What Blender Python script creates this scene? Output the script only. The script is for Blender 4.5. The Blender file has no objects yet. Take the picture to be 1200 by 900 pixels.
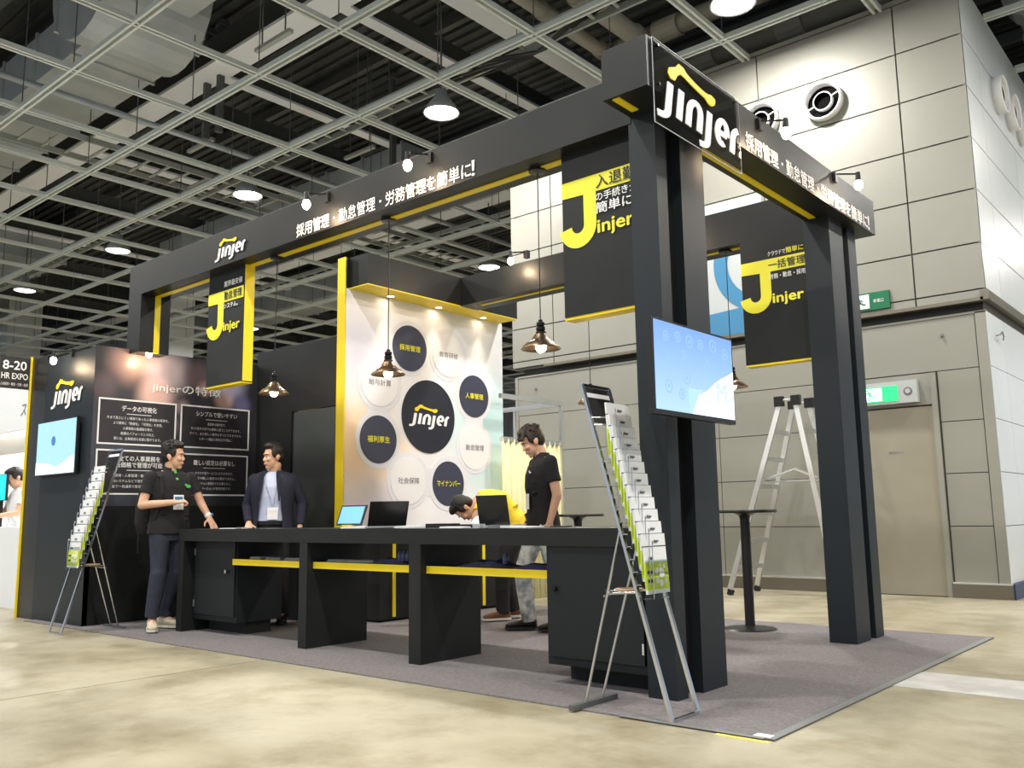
import bpy, bmesh, math, random
from mathutils import Vector, Matrix, Euler
random.seed(7)
SC = bpy.context.scene
COL = SC.collection
PI = math.pi

# ------------------------------------------------------------------ camera
cam_d = bpy.data.cameras.new('camera')
cam_d.sensor_width = 36.0
cam_d.lens = 36.0 * 1041.7 / 1200.0
cam_d.clip_start = 0.05
cam_d.clip_end = 300
cam = bpy.data.objects.new('camera', cam_d)
COL.objects.link(cam)
def camera_matrix(yaw, pitch, roll, pos):
    cy, sy = math.cos(yaw), math.sin(yaw)
    fwd = Vector((-sy*math.cos(pitch), cy*math.cos(pitch), math.sin(pitch)))
    right = Vector((cy, sy, 0)); down = fwd.cross(right)
    c, s = math.cos(roll), math.sin(roll)
    r2 = c*right - s*down; d2 = s*right + c*down
    M = Matrix((r2, -d2, -fwd)).transposed().to_4x4()
    M.translation = pos
    return M
cam.matrix_world = camera_matrix(0.706265, 0.146496, -0.015099, Vector((0, 0, 1.0)))
SC.camera = cam

# ------------------------------------------------------------------ world, exposure
SC.view_settings.view_transform = 'Standard'
SC.view_settings.look = 'None'
SC.view_settings.gamma = 1
SC.view_settings.use_curve_mapping = False
SC.view_settings.exposure = 0.6
W = bpy.data.worlds.new('hall_air'); SC.world = W; W.use_nodes = True
W.node_tree.nodes['Background'].inputs[0].default_value = (0.78, 0.90, 1.0, 1)
W.node_tree.nodes['Background'].inputs[1].default_value = 0.45
SC.cycles.max_bounces = 6
SC.cycles.diffuse_bounces = 3
SC.cycles.sample_clamp_indirect = 4.0

# high-bay lamps of the hall: a regular grid under the ceiling rails
LAMPS = [(x, y) for y in (2.3, 9.35, 16.4, 23.4) for x in (-25.4, -20.05, -14.7, -9.35)] + [(-4.52, 9.65), (-4.45, 2.3)] + [(.9, 2.3), (.9, -4.7), (-4.45, -4.7), (-9.35, -4.7), (.9, 9.35), (.9, 16.4), (.9, 23.4), (6.2, 9.35), (6.2, 16.4), (6.2, 2.3)]
def lamp_light(kind, loc, power, color, size=0.4, rot=None, parent=None, name='lamp_light', spot=None, blend=0.5):
    d = bpy.data.lights.new(name, kind)
    d.energy = power; d.color = color
    if kind == 'AREA':
        d.shape = 'DISK'; d.size = size
    else:
        d.shadow_soft_size = size
    if kind == 'SPOT':
        d.spot_size = spot; d.spot_blend = blend
    o = bpy.data.objects.new(name, d); COL.objects.link(o)
    o.location = loc
    if rot: o.rotation_euler = rot
    return o
LAMPS = [p for p in LAMPS if p not in ((-9.35, 16.4), (-9.35, 23.4))]
for (x, y) in LAMPS:
    lamp_light('AREA', (x, y, 7.22), 200, (1.0, 0.96, 0.89), 0.42, name='high_bay_light')

# ------------------------------------------------------------------ materials
def mat(name, color, rough=0.5, metal=0.0, emit=None, estr=1.0, noise=None, bump=None, alpha=1.0, trans=0.0, ior=1.45, spec=0.5):
    m = bpy.data.materials.new(name); m.use_nodes = True
    nt = m.node_tree; b = nt.nodes['Principled BSDF']
    b.inputs['Base Color'].default_value = (*color, 1)
    b.inputs['Roughness'].default_value = rough
    b.inputs['Metallic'].default_value = metal
    b.inputs['Specular IOR Level'].default_value = spec
    b.inputs['IOR'].default_value = ior
    b.inputs['Transmission Weight'].default_value = trans
    b.inputs['Alpha'].default_value = alpha
    if emit:
        b.inputs['Emission Color'].default_value = (*emit, 1)
        b.inputs['Emission Strength'].default_value = estr
    if noise or bump:
        tc = nt.nodes.new('ShaderNodeTexCoord')
    if noise:      # (scale, colour2, lo, hi[, detail])
        n = nt.nodes.new('ShaderNodeTexNoise'); n.inputs['Scale'].default_value = noise[0]
        n.inputs['Detail'].default_value = noise[4] if len(noise) > 4 else 4
        r = nt.nodes.new('ShaderNodeValToRGB')
        r.color_ramp.elements[0].position = noise[2]; r.color_ramp.elements[1].position = noise[3]
        r.color_ramp.elements[0].color = (*color, 1); r.color_ramp.elements[1].color = (*noise[1], 1)
        nt.links.new(tc.outputs['Object'], n.inputs['Vector'])
        nt.links.new(n.outputs['Fac'], r.inputs[0]); nt.links.new(r.outputs[0], b.inputs['Base Color'])
    if bump:       # (scale, strength)
        n2 = nt.nodes.new('ShaderNodeTexNoise'); n2.inputs['Scale'].default_value = bump[0]; n2.inputs['Detail'].default_value = 3
        bp = nt.nodes.new('ShaderNodeBump'); bp.inputs['Strength'].default_value = bump[1]; bp.inputs['Distance'].default_value = 0.01
        nt.links.new(tc.outputs['Object'], n2.inputs['Vector'])
        nt.links.new(n2.outputs['Fac'], bp.inputs['Height']); nt.links.new(bp.outputs[0], b.inputs['Normal'])
    return m
M = {}
M['char'] = mat('charcoal_laminate', (0.0125, 0.014, 0.014), 0.42, noise=(3.0, (0.017, 0.018, 0.018), .3, .7), spec=.3)
M['char2'] = mat('slate_laminate', (0.013, 0.018, 0.023), 0.45, spec=.35)
M['cabin'] = mat('cabinet_laminate', (0.013, 0.0155, 0.018), 0.5, spec=.3)
M['yellow'] = mat('yellow_panel', (0.86, 0.66, 0.015), 0.45)
M['yellow2'] = mat('yellow_print', (0.85, 0.80, 0.04), 0.4)
M['carpet'] = mat('grey_carpet', (0.15, 0.140, 0.145), 0.95, noise=(60, (0.21, 0.196, 0.203), .35, .65, 6), bump=(300, .6))
M['beige'] = mat('beige_metal_panel', (0.245, 0.243, 0.212), 0.42, noise=(.6, (0.275, 0.272, 0.24), .35, .65))
M['beige2'] = mat('beige_steel_door', (0.27, 0.25, 0.195), 0.4, noise=(.8, (0.30, 0.28, 0.22), .35, .65))
M['white_panel'] = mat('white_metal_panel', (0.66, 0.70, 0.72), 0.3, noise=(.5, (0.74, 0.77, 0.79), .35, .65))
M['groove'] = mat('panel_joint', (0.10, 0.095, 0.085), 0.8)
M['void'] = mat('hole_shade', (0.006, 0.006, 0.006), 1.0, spec=0)  # near-black without gloss: shade of a deep hole put into the colour
M['dark'] = mat('dark_recess', (0.02, 0.02, 0.02), 0.8)
M['black'] = mat('black_plastic', (0.012, 0.012, 0.013), 0.35)
M['blackm'] = mat('black_metal', (0.018, 0.017, 0.017), 0.3, metal=.6)
M['chrome'] = mat('chrome_tube', (0.62, 0.63, 0.66), 0.22, metal=1.0)
M['alu'] = mat('aluminium', (0.72, 0.73, 0.74), 0.33, metal=.85)
M['galv'] = mat('galvanised_sheet', (0.36, 0.39, 0.41), 0.5, metal=.3, noise=(1.2, (0.46, 0.49, 0.51), .3, .7))
M['rail'] = mat('painted_ceiling_rail', (0.60, 0.64, 0.63), 0.5)
M['beamw'] = mat('white_steel_beam', (0.84, 0.87, 0.95), 0.6)
M['deck'] = mat('dark_roof_deck', (0.045, 0.050, 0.052), 0.7, noise=(1.5, (0.075, 0.082, 0.085), .3, .7))
M['ins'] = mat('pipe_insulation', (0.38, 0.36, 0.30), 0.6)
M['white'] = mat('white_paint', (0.80, 0.80, 0.80), 0.5)
M['paper'] = mat('white_paper', (0.82, 0.84, 0.86), 0.5)
M['print'] = mat('white_print', (0.88, 0.88, 0.88), 0.5)
M['letterlit'] = mat('white_lettering', (0.92, 0.90, 0.88), 0.5)
M['ink'] = mat('black_ink', (0.02, 0.02, 0.022), 0.5)
M['inkg'] = mat('grey_ink', (0.16, 0.15, 0.17), 0.5)
M['lime'] = mat('lime_print', (0.62, 0.74, 0.06), 0.45)
M['disc'] = mat('slate_disc_print', (0.045, 0.05, 0.085), 0.4)
M['disc2'] = mat('black_disc_print', (0.018, 0.02, 0.032), 0.4)
M['discw'] = mat('white_disc_print', (0.86, 0.85, 0.87), 0.4)
M['halo'] = mat('pale_halo_print', (0.80, 0.80, 0.85), 0.4)
M['skin'] = mat('skin', (0.62, 0.36, 0.24), 0.5, noise=(9, (0.68, 0.41, 0.28), .3, .7))
M['lip'] = mat('lips', (0.42, 0.16, 0.13), 0.5)
M['hair'] = mat('black_hair', (0.012, 0.010, 0.009), 0.45, bump=(90, .8))
M['hairb'] = mat('dark_brown_hair', (0.022, 0.014, 0.010), 0.45, bump=(90, .8))
M['eyew'] = mat('eye_white', (0.75, 0.73, 0.70), 0.3)
M['polo'] = mat('black_polo_cloth', (0.012, 0.012, 0.014), 0.85, bump=(40, .4))
M['suit'] = mat('navy_suit_cloth', (0.014, 0.016, 0.034), 0.8, bump=(40, .3))
M['shirt'] = mat('pale_blue_shirt', (0.55, 0.60, 0.80), 0.8, bump=(20, .4))
M['ytee'] = mat('yellow_shirt_cloth', (0.85, 0.62, 0.04), 0.8, bump=(20, .4))
M['navy'] = mat('navy_denim', (0.022, 0.026, 0.045), 0.85, bump=(25, .6))
M['jean'] = mat('bleached_denim', (0.22, 0.25, 0.26), 0.85, noise=(14, (0.58, 0.60, 0.58), .38, .6), bump=(18, .9))
M['blacktr'] = mat('black_trouser_cloth', (0.014, 0.013, 0.013), 0.85, bump=(25, .5))
M['cream'] = mat('cream_suede', (0.50, 0.45, 0.33), 0.8)
M['sole'] = mat('pale_sole', (0.65, 0.62, 0.55), 0.7)
M['brown'] = mat('brown_leather', (0.16, 0.065, 0.025), 0.5)
M['leather'] = mat('black_leather', (0.012, 0.011, 0.011), 0.35)
M['green'] = mat('green_trim', (0.06, 0.50, 0.08), 0.6)
M['curtain'] = mat('cream_curtain', (0.80, 0.76, 0.46), 0.8)
M['clear'] = mat('clear_acrylic', (1, 1, 1), 0.02, trans=1.0, ior=1.12, spec=.3)
M['clearp'] = mat('clear_pocket_plastic', (0.9, 0.95, 0.95), 0.08, trans=1.0, ior=1.05)
M['copper'] = mat('antique_bronze', (0.26, 0.19, 0.13), 0.28, metal=1.0)
M['bulb'] = mat('glowing_bulb', (1, .9, .7), .3, emit=(1.0, 0.80, 0.55), estr=28)
M['bulbp'] = mat('glowing_pendant_bulb', (1, .9, .7), .3, emit=(1.0, 0.82, 0.62), estr=16)
M['lampg'] = mat('glowing_lamp_glass', (1, 1, 1), .3, emit=(1.0, 0.93, 0.84), estr=22)
M['lampv'] = mat('glowing_cool_lamp_glass', (1, 1, 1), .3, emit=(0.92, 0.82, 1.0), estr=5)
M['tray'] = mat('cable_tray_steel', (0.40, 0.42, 0.40), 0.45, metal=.3)
M['steeld'] = mat('dark_hanger_steel', (0.10, 0.105, 0.105), 0.5)
M['navyb'] = mat('navy_cloth', (0.04, 0.045, 0.09), 0.85)
M['greyb'] = mat('grey_booklet', (0.18, 0.19, 0.19), 0.6)
M['signg'] = mat('green_sign_print', (0.0, 0.13, 0.055), 0.4)
M['signlit'] = mat('lit_green_sign', (0.05, .6, .2), .3, emit=(0.0, 0.55, 0.13), estr=.9)
M['signlitw'] = mat('lit_white_sign', (1, 1, 1), .3, emit=(0.85, 1.0, 0.9), estr=1.4)
M['blue'] = mat('blue_banner_print', (0.04, 0.19, 0.36), 0.5)
M['bannerw'] = mat('white_banner_print', (0.42, 0.45, 0.46), 0.5)
M['tapey'] = mat('yellow_tape', (0.85, 0.74, 0.12), 0.5)
M['backb'] = mat('bluish_baseboard', (0.03, 0.05, 0.12), 0.4)
M['bboard'] = mat('grey_brown_baseboard', (0.15, 0.135, 0.105), 0.35, metal=.2)
M['nwhite'] = mat('bright_booth_panel', (0.85, 0.87, 0.90), 0.5)
M['nbeige'] = mat('beige_booth_panel', (0.55, 0.50, 0.42), 0.5)
M['wood'] = mat('pale_wood', (0.48, 0.33, 0.20), 0.5)
M['patch'] = mat('pale_concrete_patch', (0.52, 0.52, 0.50), 0.6, noise=(4, (0.40, 0.40, 0.38), .4, .6))

def nodes(m): return m.node_tree.nodes, m.node_tree.links
def concrete():
    m = mat('polished_concrete', (0.5, 0.45, 0.33), 0.42)
    N, L = nodes(m); b = N['Principled BSDF']
    tc = N.new('ShaderNodeTexCoord')
    def nz(s, d, r=.6):
        n = N.new('ShaderNodeTexNoise'); n.inputs['Scale'].default_value = s; n.inputs['Detail'].default_value = d
        n.inputs['Roughness'].default_value = r; L.new(tc.outputs['Object'], n.inputs['Vector']); return n
    def ramp(src, p0, c0, p1, c1):
        r = N.new('ShaderNodeValToRGB'); e = r.color_ramp.elements
        e[0].position = p0; e[0].color = (*c0, 1); e[1].position = p1; e[1].color = (*c1, 1)
        L.new(src, r.inputs[0]); return r
    a = ramp(nz(.55, 6).outputs[0], .36, (.27, .242, .165), .62, (.42, .39, .295))
    c = ramp(nz(2.3, 8, .7).outputs[0], .33, (.62, .57, .47), .54, (1, 1, 1))
    d = ramp(nz(.9, 3).outputs[0], .58, (1, 1, 1), .72, (1.12, 1.13, 1.16))
    mx = N.new('ShaderNodeMix'); mx.data_type = 'RGBA'; mx.blend_type = 'MULTIPLY'; mx.inputs[0].default_value = .75
    L.new(a.outputs[0], mx.inputs[6]); L.new(c.outputs[0], mx.inputs[7])
    m2 = N.new('ShaderNodeMix'); m2.data_type = 'RGBA'; m2.blend_type = 'MULTIPLY'; m2.inputs[0].default_value = 1
    L.new(mx.outputs[2], m2.inputs[6]); L.new(d.outputs[0], m2.inputs[7]); L.new(m2.outputs[2], b.inputs['Base Color'])
    rr = ramp(nz(1.4, 5).outputs[0], .3, (.30,)*3, .7, (.55,)*3); L.new(rr.outputs[0], b.inputs['Roughness'])
    return m
M['floor'] = concrete()
def blobs(name, base, spots, rough=.45, emit=0, hard=.5):
    """print with soft colour clouds; spots = (centre xyz, radius, colour) in object space"""
    m = mat(name, base, rough); N, L = nodes(m); b = N['Principled BSDF']
    tc = N.new('ShaderNodeTexCoord'); cur = None
    for (c, r, colr) in spots:
        d = N.new('ShaderNodeVectorMath'); d.operation = 'DISTANCE'; d.inputs[1].default_value = c
        L.new(tc.outputs['Object'], d.inputs[0])
        mp = N.new('ShaderNodeMapRange'); mp.inputs['From Min'].default_value = r*hard; mp.inputs['From Max'].default_value = r
        mp.inputs['To Min'].default_value = 1; mp.inputs['To Max'].default_value = 0; mp.interpolation_type = 'SMOOTHSTEP'
        L.new(d.outputs['Value'], mp.inputs['Value'])
        mx = N.new('ShaderNodeMix'); mx.data_type = 'RGBA'
        L.new(mp.outputs[0], mx.inputs[0])
        if cur: L.new(cur, mx.inputs[6])
        else: mx.inputs[6].default_value = (*base, 1)
        mx.inputs[7].default_value = (*colr, 1); cur = mx.outputs[2]
    L.new(cur, b.inputs['Base Color'])
    if emit:
        L.new(cur, b.inputs['Emission Color']); b.inputs['Emission Strength'].default_value = emit
    return m

# ------------------------------------------------------------------ mesh helpers
ORG = {}
class MB:
    """collects solids, then links them as ONE mesh object"""
    def __init__(s): s.v = []; s.f = []; s.mi = []; s.m = 0
    def add(s, vs, fs):
        n = len(s.v); s.v += [tuple(p) for p in vs]; s.f += [tuple(i+n for i in f) for f in fs]; s.mi += [s.m]*len(fs); return s
    def box(s, x0, x1, y0, y1, z0, z1):
        return s.add([(x, y, z) for x in (x0, x1) for y in (y0, y1) for z in (z0, z1)],
                     [(0, 1, 3, 2), (4, 6, 7, 5), (0, 4, 5, 1), (2, 3, 7, 6), (0, 2, 6, 4), (1, 5, 7, 3)])
    def bar(s, a, b, w, h, up=(0, 0, 1)):
        a = Vector(a); b = Vector(b); d = (b-a).normalized(); u = Vector(up)
        if abs(d.dot(u)) > .98: u = Vector((0, 1, 0))
        r = d.cross(u).normalized(); u = r.cross(d)
        vs = [p + r*sx*w/2 + u*sz*h/2 for p in (a, b) for sx in (-1, 1) for sz in (-1, 1)]
        return s.add(vs, [(0, 1, 3, 2), (4, 6, 7, 5), (0, 4, 5, 1), (2, 3, 7, 6), (0, 2, 6, 4), (1, 5, 7, 3)])
    def cyl(s, a, b, r0, r1=None, n=12, caps=True):
        a = Vector(a); b = Vector(b); r1 = r0 if r1 is None else r1
        d = (b-a).normalized(); u = Vector((0, 0, 1)) if abs(d.z) < .9 else Vector((0, 1, 0))
        e = d.cross(u).normalized(); g = d.cross(e)
        vs = []
        for p, r in ((a, r0), (b, r1)):
            for i in range(n):
                t = 2*PI*i/n; vs.append(p + e*math.cos(t)*r + g*math.sin(t)*r)
        fs = [(i, (i+1) % n, n+(i+1) % n, n+i) for i in range(n)]
        if caps: fs += [tuple(range(n))[::-1], tuple(range(n, 2*n))]
        return s.add(vs, fs)
    def tube(s, pts, r, n=8):
        for a, b in zip(pts[:-1], pts[1:]): s.cyl(a, b, r, n=n)
        for p in pts[1:-1]: s.ball(p, r, 6, 4)
        return s
    def ball(s, c, r, n=12, k=8, M3=None):
        if not hasattr(r, '__len__'): r = (r, r, r)
        vs = [(0, 0, 1)]
        for j in range(1, k):
            a = PI*j/k
            vs += [(math.sin(a)*math.cos(2*PI*i/n), math.sin(a)*math.sin(2*PI*i/n), math.cos(a)) for i in range(n)]
        vs.append((0, 0, -1))
        fs = [(0, 1+i, 1+(i+1) % n) for i in range(n)]
        for j in range(k-2):
            fs += [(1+j*n+i, 1+(j+1)*n+i, 1+(j+1)*n+(i+1) % n, 1+j*n+(i+1) % n) for i in range(n)]
        l = len(vs)-1; b0 = 1+(k-2)*n
        fs += [(l, b0+(i+1) % n, b0+i) for i in range(n)]
        out = []
        for v in vs:
            p = Vector((v[0]*r[0], v[1]*r[1], v[2]*r[2]))
            if M3 is not None: p = M3 @ p
            out.append(p + Vector(c))
        return s.add(out, fs)
    def cap(s, a, b, r0, r1, n=14):
        a = Vector(a); b = Vector(b)
        s.cyl(a, b, r0, r1, n); s.ball(a, r0, n, 8); s.ball(b, r1, n, 8); return s
    def lathe(s, prof, c=(0, 0, 0), n=24, ax='z'):
        vs = []
        for (r, h) in prof:
            for i in range(n):
                t = 2*PI*i/n
                p = (r*math.cos(t), r*math.sin(t), h) if ax == 'z' else ((h, r*math.cos(t), r*math.sin(t)) if ax == 'x' else (r*math.sin(t), h, r*math.cos(t)))
                vs.append((p[0]+c[0], p[1]+c[1], p[2]+c[2]))
        fs = []
        for j in range(len(prof)-1):
            fs += [(j*n+i, j*n+(i+1) % n, (j+1)*n+(i+1) % n, (j+1)*n+i) for i in range(n)]
        return s.add(vs, fs)
    def prism(s, poly, org, u, v, d):
        """poly in (u,v) plane, extruded by vector d"""
        org = Vector(org); u = Vector(u); v = Vector(v); d = Vector(d); n = len(poly)
        vs = [org+u*p[0]+v*p[1] for p in poly]; vs += [p+d for p in vs]
        return s.add(vs, [tuple(range(n))[::-1], tuple(range(n, 2*n))] + [(i, (i+1) % n, n+(i+1) % n, n+i) for i in range(n)])
    def ribbon(s, pts, w, org, u, v, d, closed=False):
        """flat stroke of width w along 2-D points, mitred"""
        n = len(pts); P = [Vector(p) for p in pts]; L_, R_ = [], []
        for i in range(n):
            a = P[i-1] if (i or closed) else P[i]; b = P[(i+1) % n] if (i < n-1 or closed) else P[i]
            d1 = (P[i]-a); d2 = (b-P[i])
            if d1.length < 1e-9: d1 = d2
            if d2.length < 1e-9: d2 = d1
            d1 = d1.normalized(); d2 = d2.normalized(); t = (d1+d2).normalized(); nn = Vector((-t.y, t.x))
            k = w/2/max(.35, nn.dot(Vector((-d1.y, d1.x))))
            L_.append(P[i]+nn*k); R_.append(P[i]-nn*k)
        org = Vector(org); u = Vector(u); v = Vector(v); d = Vector(d)
        f = lambda q: org+u*q.x+v*q.y
        m = n if closed else n-1
        vs = [f(q) for q in L_]+[f(q) for q in R_]; vs += [q+d for q in vs]
        fs = []
        for i in range(m):
            j = (i+1) % n
            fs += [(i, j, n+j, n+i), (2*n+i, 3*n+i, 3*n+j, 2*n+j), (i, 2*n+i, 2*n+j, j), (n+i, n+j, 3*n+j, 3*n+i)]
        if not closed: fs += [(0, n, 3*n, 2*n), (n-1, 3*n-1, 4*n-1, 2*n-1)]
        return s.add(vs, fs)
    def loft(s, rings, n=20, caps=True, ex=2.0):
        """rings = (centre, side half-axis vector, depth half-axis vector)"""
        vs = []
        for (c, a, b) in rings:
            c = Vector(c); a = Vector(a); b = Vector(b)
            for i in range(n):
                t = 2*PI*i/n; ct, st = math.cos(t), math.sin(t)
                vs.append(c + a*math.copysign(abs(ct)**(2/ex), ct) + b*math.copysign(abs(st)**(2/ex), st))
        fs = []
        for j in range(len(rings)-1):
            fs += [(j*n+i, j*n+(i+1) % n, (j+1)*n+(i+1) % n, (j+1)*n+i) for i in range(n)]
        if caps: fs += [tuple(range(n))[::-1], tuple(range((len(rings)-1)*n, len(rings)*n))]
        return s.add(vs, fs)
    def build(s, name, m, parent=None, smooth=False, kind=None, label=None, at=None, fix=True, bevel=0):
        if parent is not None: off = ORG.get(parent.name, Vector((0, 0, 0)))
        elif at is not None: off = Vector(at)
        else:
            xs = [p[0] for p in s.v]; ys = [p[1] for p in s.v]; zs = [p[2] for p in s.v]
            off = Vector(((min(xs)+max(xs))/2, (min(ys)+max(ys))/2, min(zs)))
        me = bpy.data.meshes.new(name)
        me.from_pydata([tuple(Vector(p)-off) for p in s.v], [], s.f)
        ms = m if isinstance(m, (list, tuple)) else [m]
        for q in ms: me.materials.append(M[q] if isinstance(q, str) else q)
        if len(ms) > 1: me.polygons.foreach_set('material_index', s.mi)
        if fix:
            bm = bmesh.new(); bm.from_mesh(me); bmesh.ops.recalc_face_normals(bm, faces=bm.faces)
            if bevel: bmesh.ops.bevel(bm, geom=[e for e in bm.edges], offset=bevel, segments=1, affect='EDGES')
            bm.to_mesh(me); bm.free()
        if smooth: me.polygons.foreach_set('use_smooth', [True]*len(me.polygons))
        o = bpy.data.objects.new(name, me); COL.objects.link(o)
        if parent is not None: o.parent = parent; ORG[o.name] = off
        else: o.location = off; ORG[o.name] = off
        if kind: o['kind'] = kind
        if label: o['label'] = label
        return o
def tag(o, label, cat, group=None):
    o['label'] = label; o['category'] = cat
    if group: o['group'] = group
    return o
def thing(name, label, cat, loc, group=None, rot=0.0, local=False):
    o = bpy.data.objects.new(name, None); COL.objects.link(o); o.location = loc; o.rotation_euler = (0, 0, rot)
    o.empty_display_size = .1
    ORG[o.name] = Vector((0, 0, 0)) if local else Vector(loc)
    return tag(o, label, cat, group)
def struct(name, kindm=None, loc=(0, 0, 0)):
    o = bpy.data.objects.new(name, None); COL.objects.link(o); o.location = loc; o['kind'] = 'structure'
    ORG[o.name] = Vector(loc); return o
def box(name, m, b, parent=None, **k): return MB().box(*b).build(name, m, parent, **k)
def dup(o, parent=None):
    c = o.copy(); COL.objects.link(c); c.parent = parent
    for ch in list(o.children): dup(ch, c)
    return c
def share(o, loc, parent=None, off=None):
    """copy of a single piece, moved by loc (shares mesh data)"""
    c = o.copy(); COL.objects.link(c); c.location = Vector(o.location)+Vector(loc); return c
def light_in(o, parent):
    o.location = Vector(o.location)-ORG[parent.name]; o.parent = parent; return o
def fit_text(body, org, u, v, w=None, h=None, bold=0.0, m='print', parent=None, name='lettering', d=0.002, shear=0, label=None):
    """text mesh whose ink box starts at org, spans w along unit u and h along unit v"""
    cu = bpy.data.curves.new('txt', 'FONT'); cu.body = body; cu.size = 1; cu.resolution_u = 3
    cu.align_x = 'CENTER' if '\n' in body else 'LEFT'; cu.shear = shear
    o = bpy.data.objects.new('txt', cu); COL.objects.link(o)
    dg = bpy.context.evaluated_depsgraph_get(); dg.update()
    me = bpy.data.meshes.new_from_object(o.evaluated_get(dg)); bpy.data.objects.remove(o); bpy.data.curves.remove(cu)
    xs = [p.co.x for p in me.vertices]; ys = [p.co.y for p in me.vertices]
    x0, x1, y0, y1 = min(xs), max(xs), min(ys), max(ys)
    if w is None: sx = sy = h/(y1-y0)
    elif h is None: sx = sy = w/(x1-x0)
    else: sx = w/(x1-x0); sy = h/(y1-y0)
    u = Vector(u); v = Vector(v); nrm = u.cross(v).normalized()
    off = ORG.get(parent.name, Vector((0, 0, 0))); org = Vector(org)
    if bold:      # heavier weight: the strokes are laid down again a hair to each side
        bm = bmesh.new(); bm.from_mesh(me); g0 = bm.verts[:]+bm.edges[:]+bm.faces[:]
        for k_, (bx, by) in enumerate(((bold, 0), (-bold, 0), (0, bold), (0, -bold))):
            r = bmesh.ops.duplicate(bm, geom=g0); bmesh.ops.translate(bm, verts=[q for q in r['geom'] if isinstance(q, bmesh.types.BMVert)], vec=(bx, by, .0005*(k_+1)))
        bm.to_mesh(me); bm.free()
    for p in me.vertices:
        q = org + u*(p.co.x-x0)*sx + v*(p.co.y-y0)*sy + nrm*(d+p.co.z) - off
        p.co = q
    me.materials.clear(); me.materials.append(M[m] if isinstance(m, str) else m)
    ob = bpy.data.objects.new(name, me); COL.objects.link(ob); ob.parent = parent; ORG[ob.name] = off
    if label: ob['label'] = label
    return ob
def arc(cx, cy, r, a0, a1, n=8):
    return [(cx+r*math.cos(math.radians(a0+(a1-a0)*i/n)), cy+r*math.sin(math.radians(a0+(a1-a0)*i/n))) for i in range(n+1)]
def logo(org, u, v, size, parent, ltr='print', bone='yellow', d=0.004):
    """the booth's wordmark with the bent bone over it; size = overall width"""
    u = Vector(u).normalized()*size; v = Vector(v).normalized()*size; n = u.cross(v).normalized()
    org = Vector(org)+n*0.001; dd = n*d
    sh = lambda pts: [(p[0]+p[1]*.13, p[1]) for p in pts]
    w = .070
    el = lambda cx, cy, rx, ry, a0, a1, n=10: [(cx+rx*math.cos(math.radians(a0+(a1-a0)*i/n)), cy+ry*math.sin(math.radians(a0+(a1-a0)*i/n))) for i in range(n+1)]
    S = [[(.115, .36), (.115, .02)] + arc(.035, .02, .08, 0, -95, 6) + [(.0, -.062)],
         [(.25, .36), (.25, .0)],
         [(.365, .0), (.365, .20)] + el(.437, .20, .072, .125, 180, 0, 10) + [(.509, .0)],
         [(.625, .33), (.625, -.05)] + arc(.555, -.05, .07, 0, -95, 6) + [(.525, -.122)],
         [(.745, .165), (.875, .165)], el(.81, .18, .068, .148, -6, 300, 20),
         [(.965, .0), (.965, .20)] + el(1.035, .20, .07, .125, 180, 95, 6)]
    mb = MB()
    for k_, p in enumerate(S): mb.ribbon(sh(p), w, org+n*.0006*k_, u, v, dd)
    a = mb.build('wordmark', ltr, parent)
    b = MB()
    def curve(p0, p1, p2, n=10): return [((1-t)**2*p0[0]+2*t*(1-t)*p1[0]+t*t*p2[0], (1-t)**2*p0[1]+2*t*(1-t)*p1[1]+t*t*p2[1]) for t in [i/n for i in range(n+1)]]
    top = [(.135, .47), (.15, .54), (.20, .575), (.235, .60), (.275, .665), (.34, .655), (.37, .615)] + curve((.37, .615), (.52, .55), (.64, .545), 6)[1:] + [(.70, .565), (.755, .545), (.755, .495)]
    bot = [(.735, .455), (.70, .425), (.655, .43), (.61, .47)] + curve((.61, .47), (.46, .50), (.34, .545), 6)[1:] + [(.29, .55), (.25, .50), (.22, .43), (.165, .42)]
    b.prism(top+bot, org, u, v, dd)
    b.build('bone_emblem', bone, parent)
ORD = ['topmost', 'second', 'third', 'fourth', 'fifth', 'sixth', 'seventh', 'eighth', 'ninth', 'tenth', 'eleventh', 'twelfth']
X_, Y_, Z_ = (1, 0, 0), (0, 1, 0), (0, 0, 1)

# ================================================================== SETTING
# ---- floor: concrete bays with sawn joints
fl = struct('floor')
box('joint_bed', 'groove', (-70, 30, -12, 60, -.3, -.012), fl)
fx = [-70, -47.66, -35.66, -23.66, -17.66, -11.66, -5.66, 6.34, 30]
for a, b in zip(fx[:-1], fx[1:]):
    box('slab', 'floor', (a+.007, b-.007, -12, 60, -.1, 0), fl)
pt = MB().box(-1.86, 2.5, 5.42, 5.98, .0, .003).build('concrete_patch', 'patch', fl, label='paler grey patched strip of concrete')

# ---- building block behind: panelled walls
wb = struct('wall_back')
box('backing', 'groove', (-9.40, -2.34, 11.135, 30, 3.36, 7.34), wb)
box('backing', 'groove', (-9.33, -2.36, 11.135, 30, 0, 3.26), wb)
box('dark_recess', 'dark', (-9.25, -2.37, 11.17, 30, 3.2, 3.4), wb, label='black recessed slot under the upper panels')
box('slot_trim', 'bboard', (-8.75, -2.33, 11.05, 11.16, 3.355, 3.395), wb, label='dark metal drip edge')
zs = [3.395, 3.41+.01, 4.05, 4.70, 5.34, 5.99, 6.64, 7.29, 7.36]
zs = [3.395, 3.50, 4.05, 4.70, 5.34, 5.99, 6.64, 7.29]
xs = [-9.45, -8.58, -6.74, -4.90, -3.07, -2.31]
for zi, (z0, z1) in enumerate(zip(zs[:-1], zs[1:])):
    for x0, x1 in zip(xs[:-1], xs[1:]):
        box('panel', 'beige', (x0+.009, x1-.009*(x1 < -2.4), 11.10, 11.14, z0+.009, z1-.009), wb)
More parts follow.
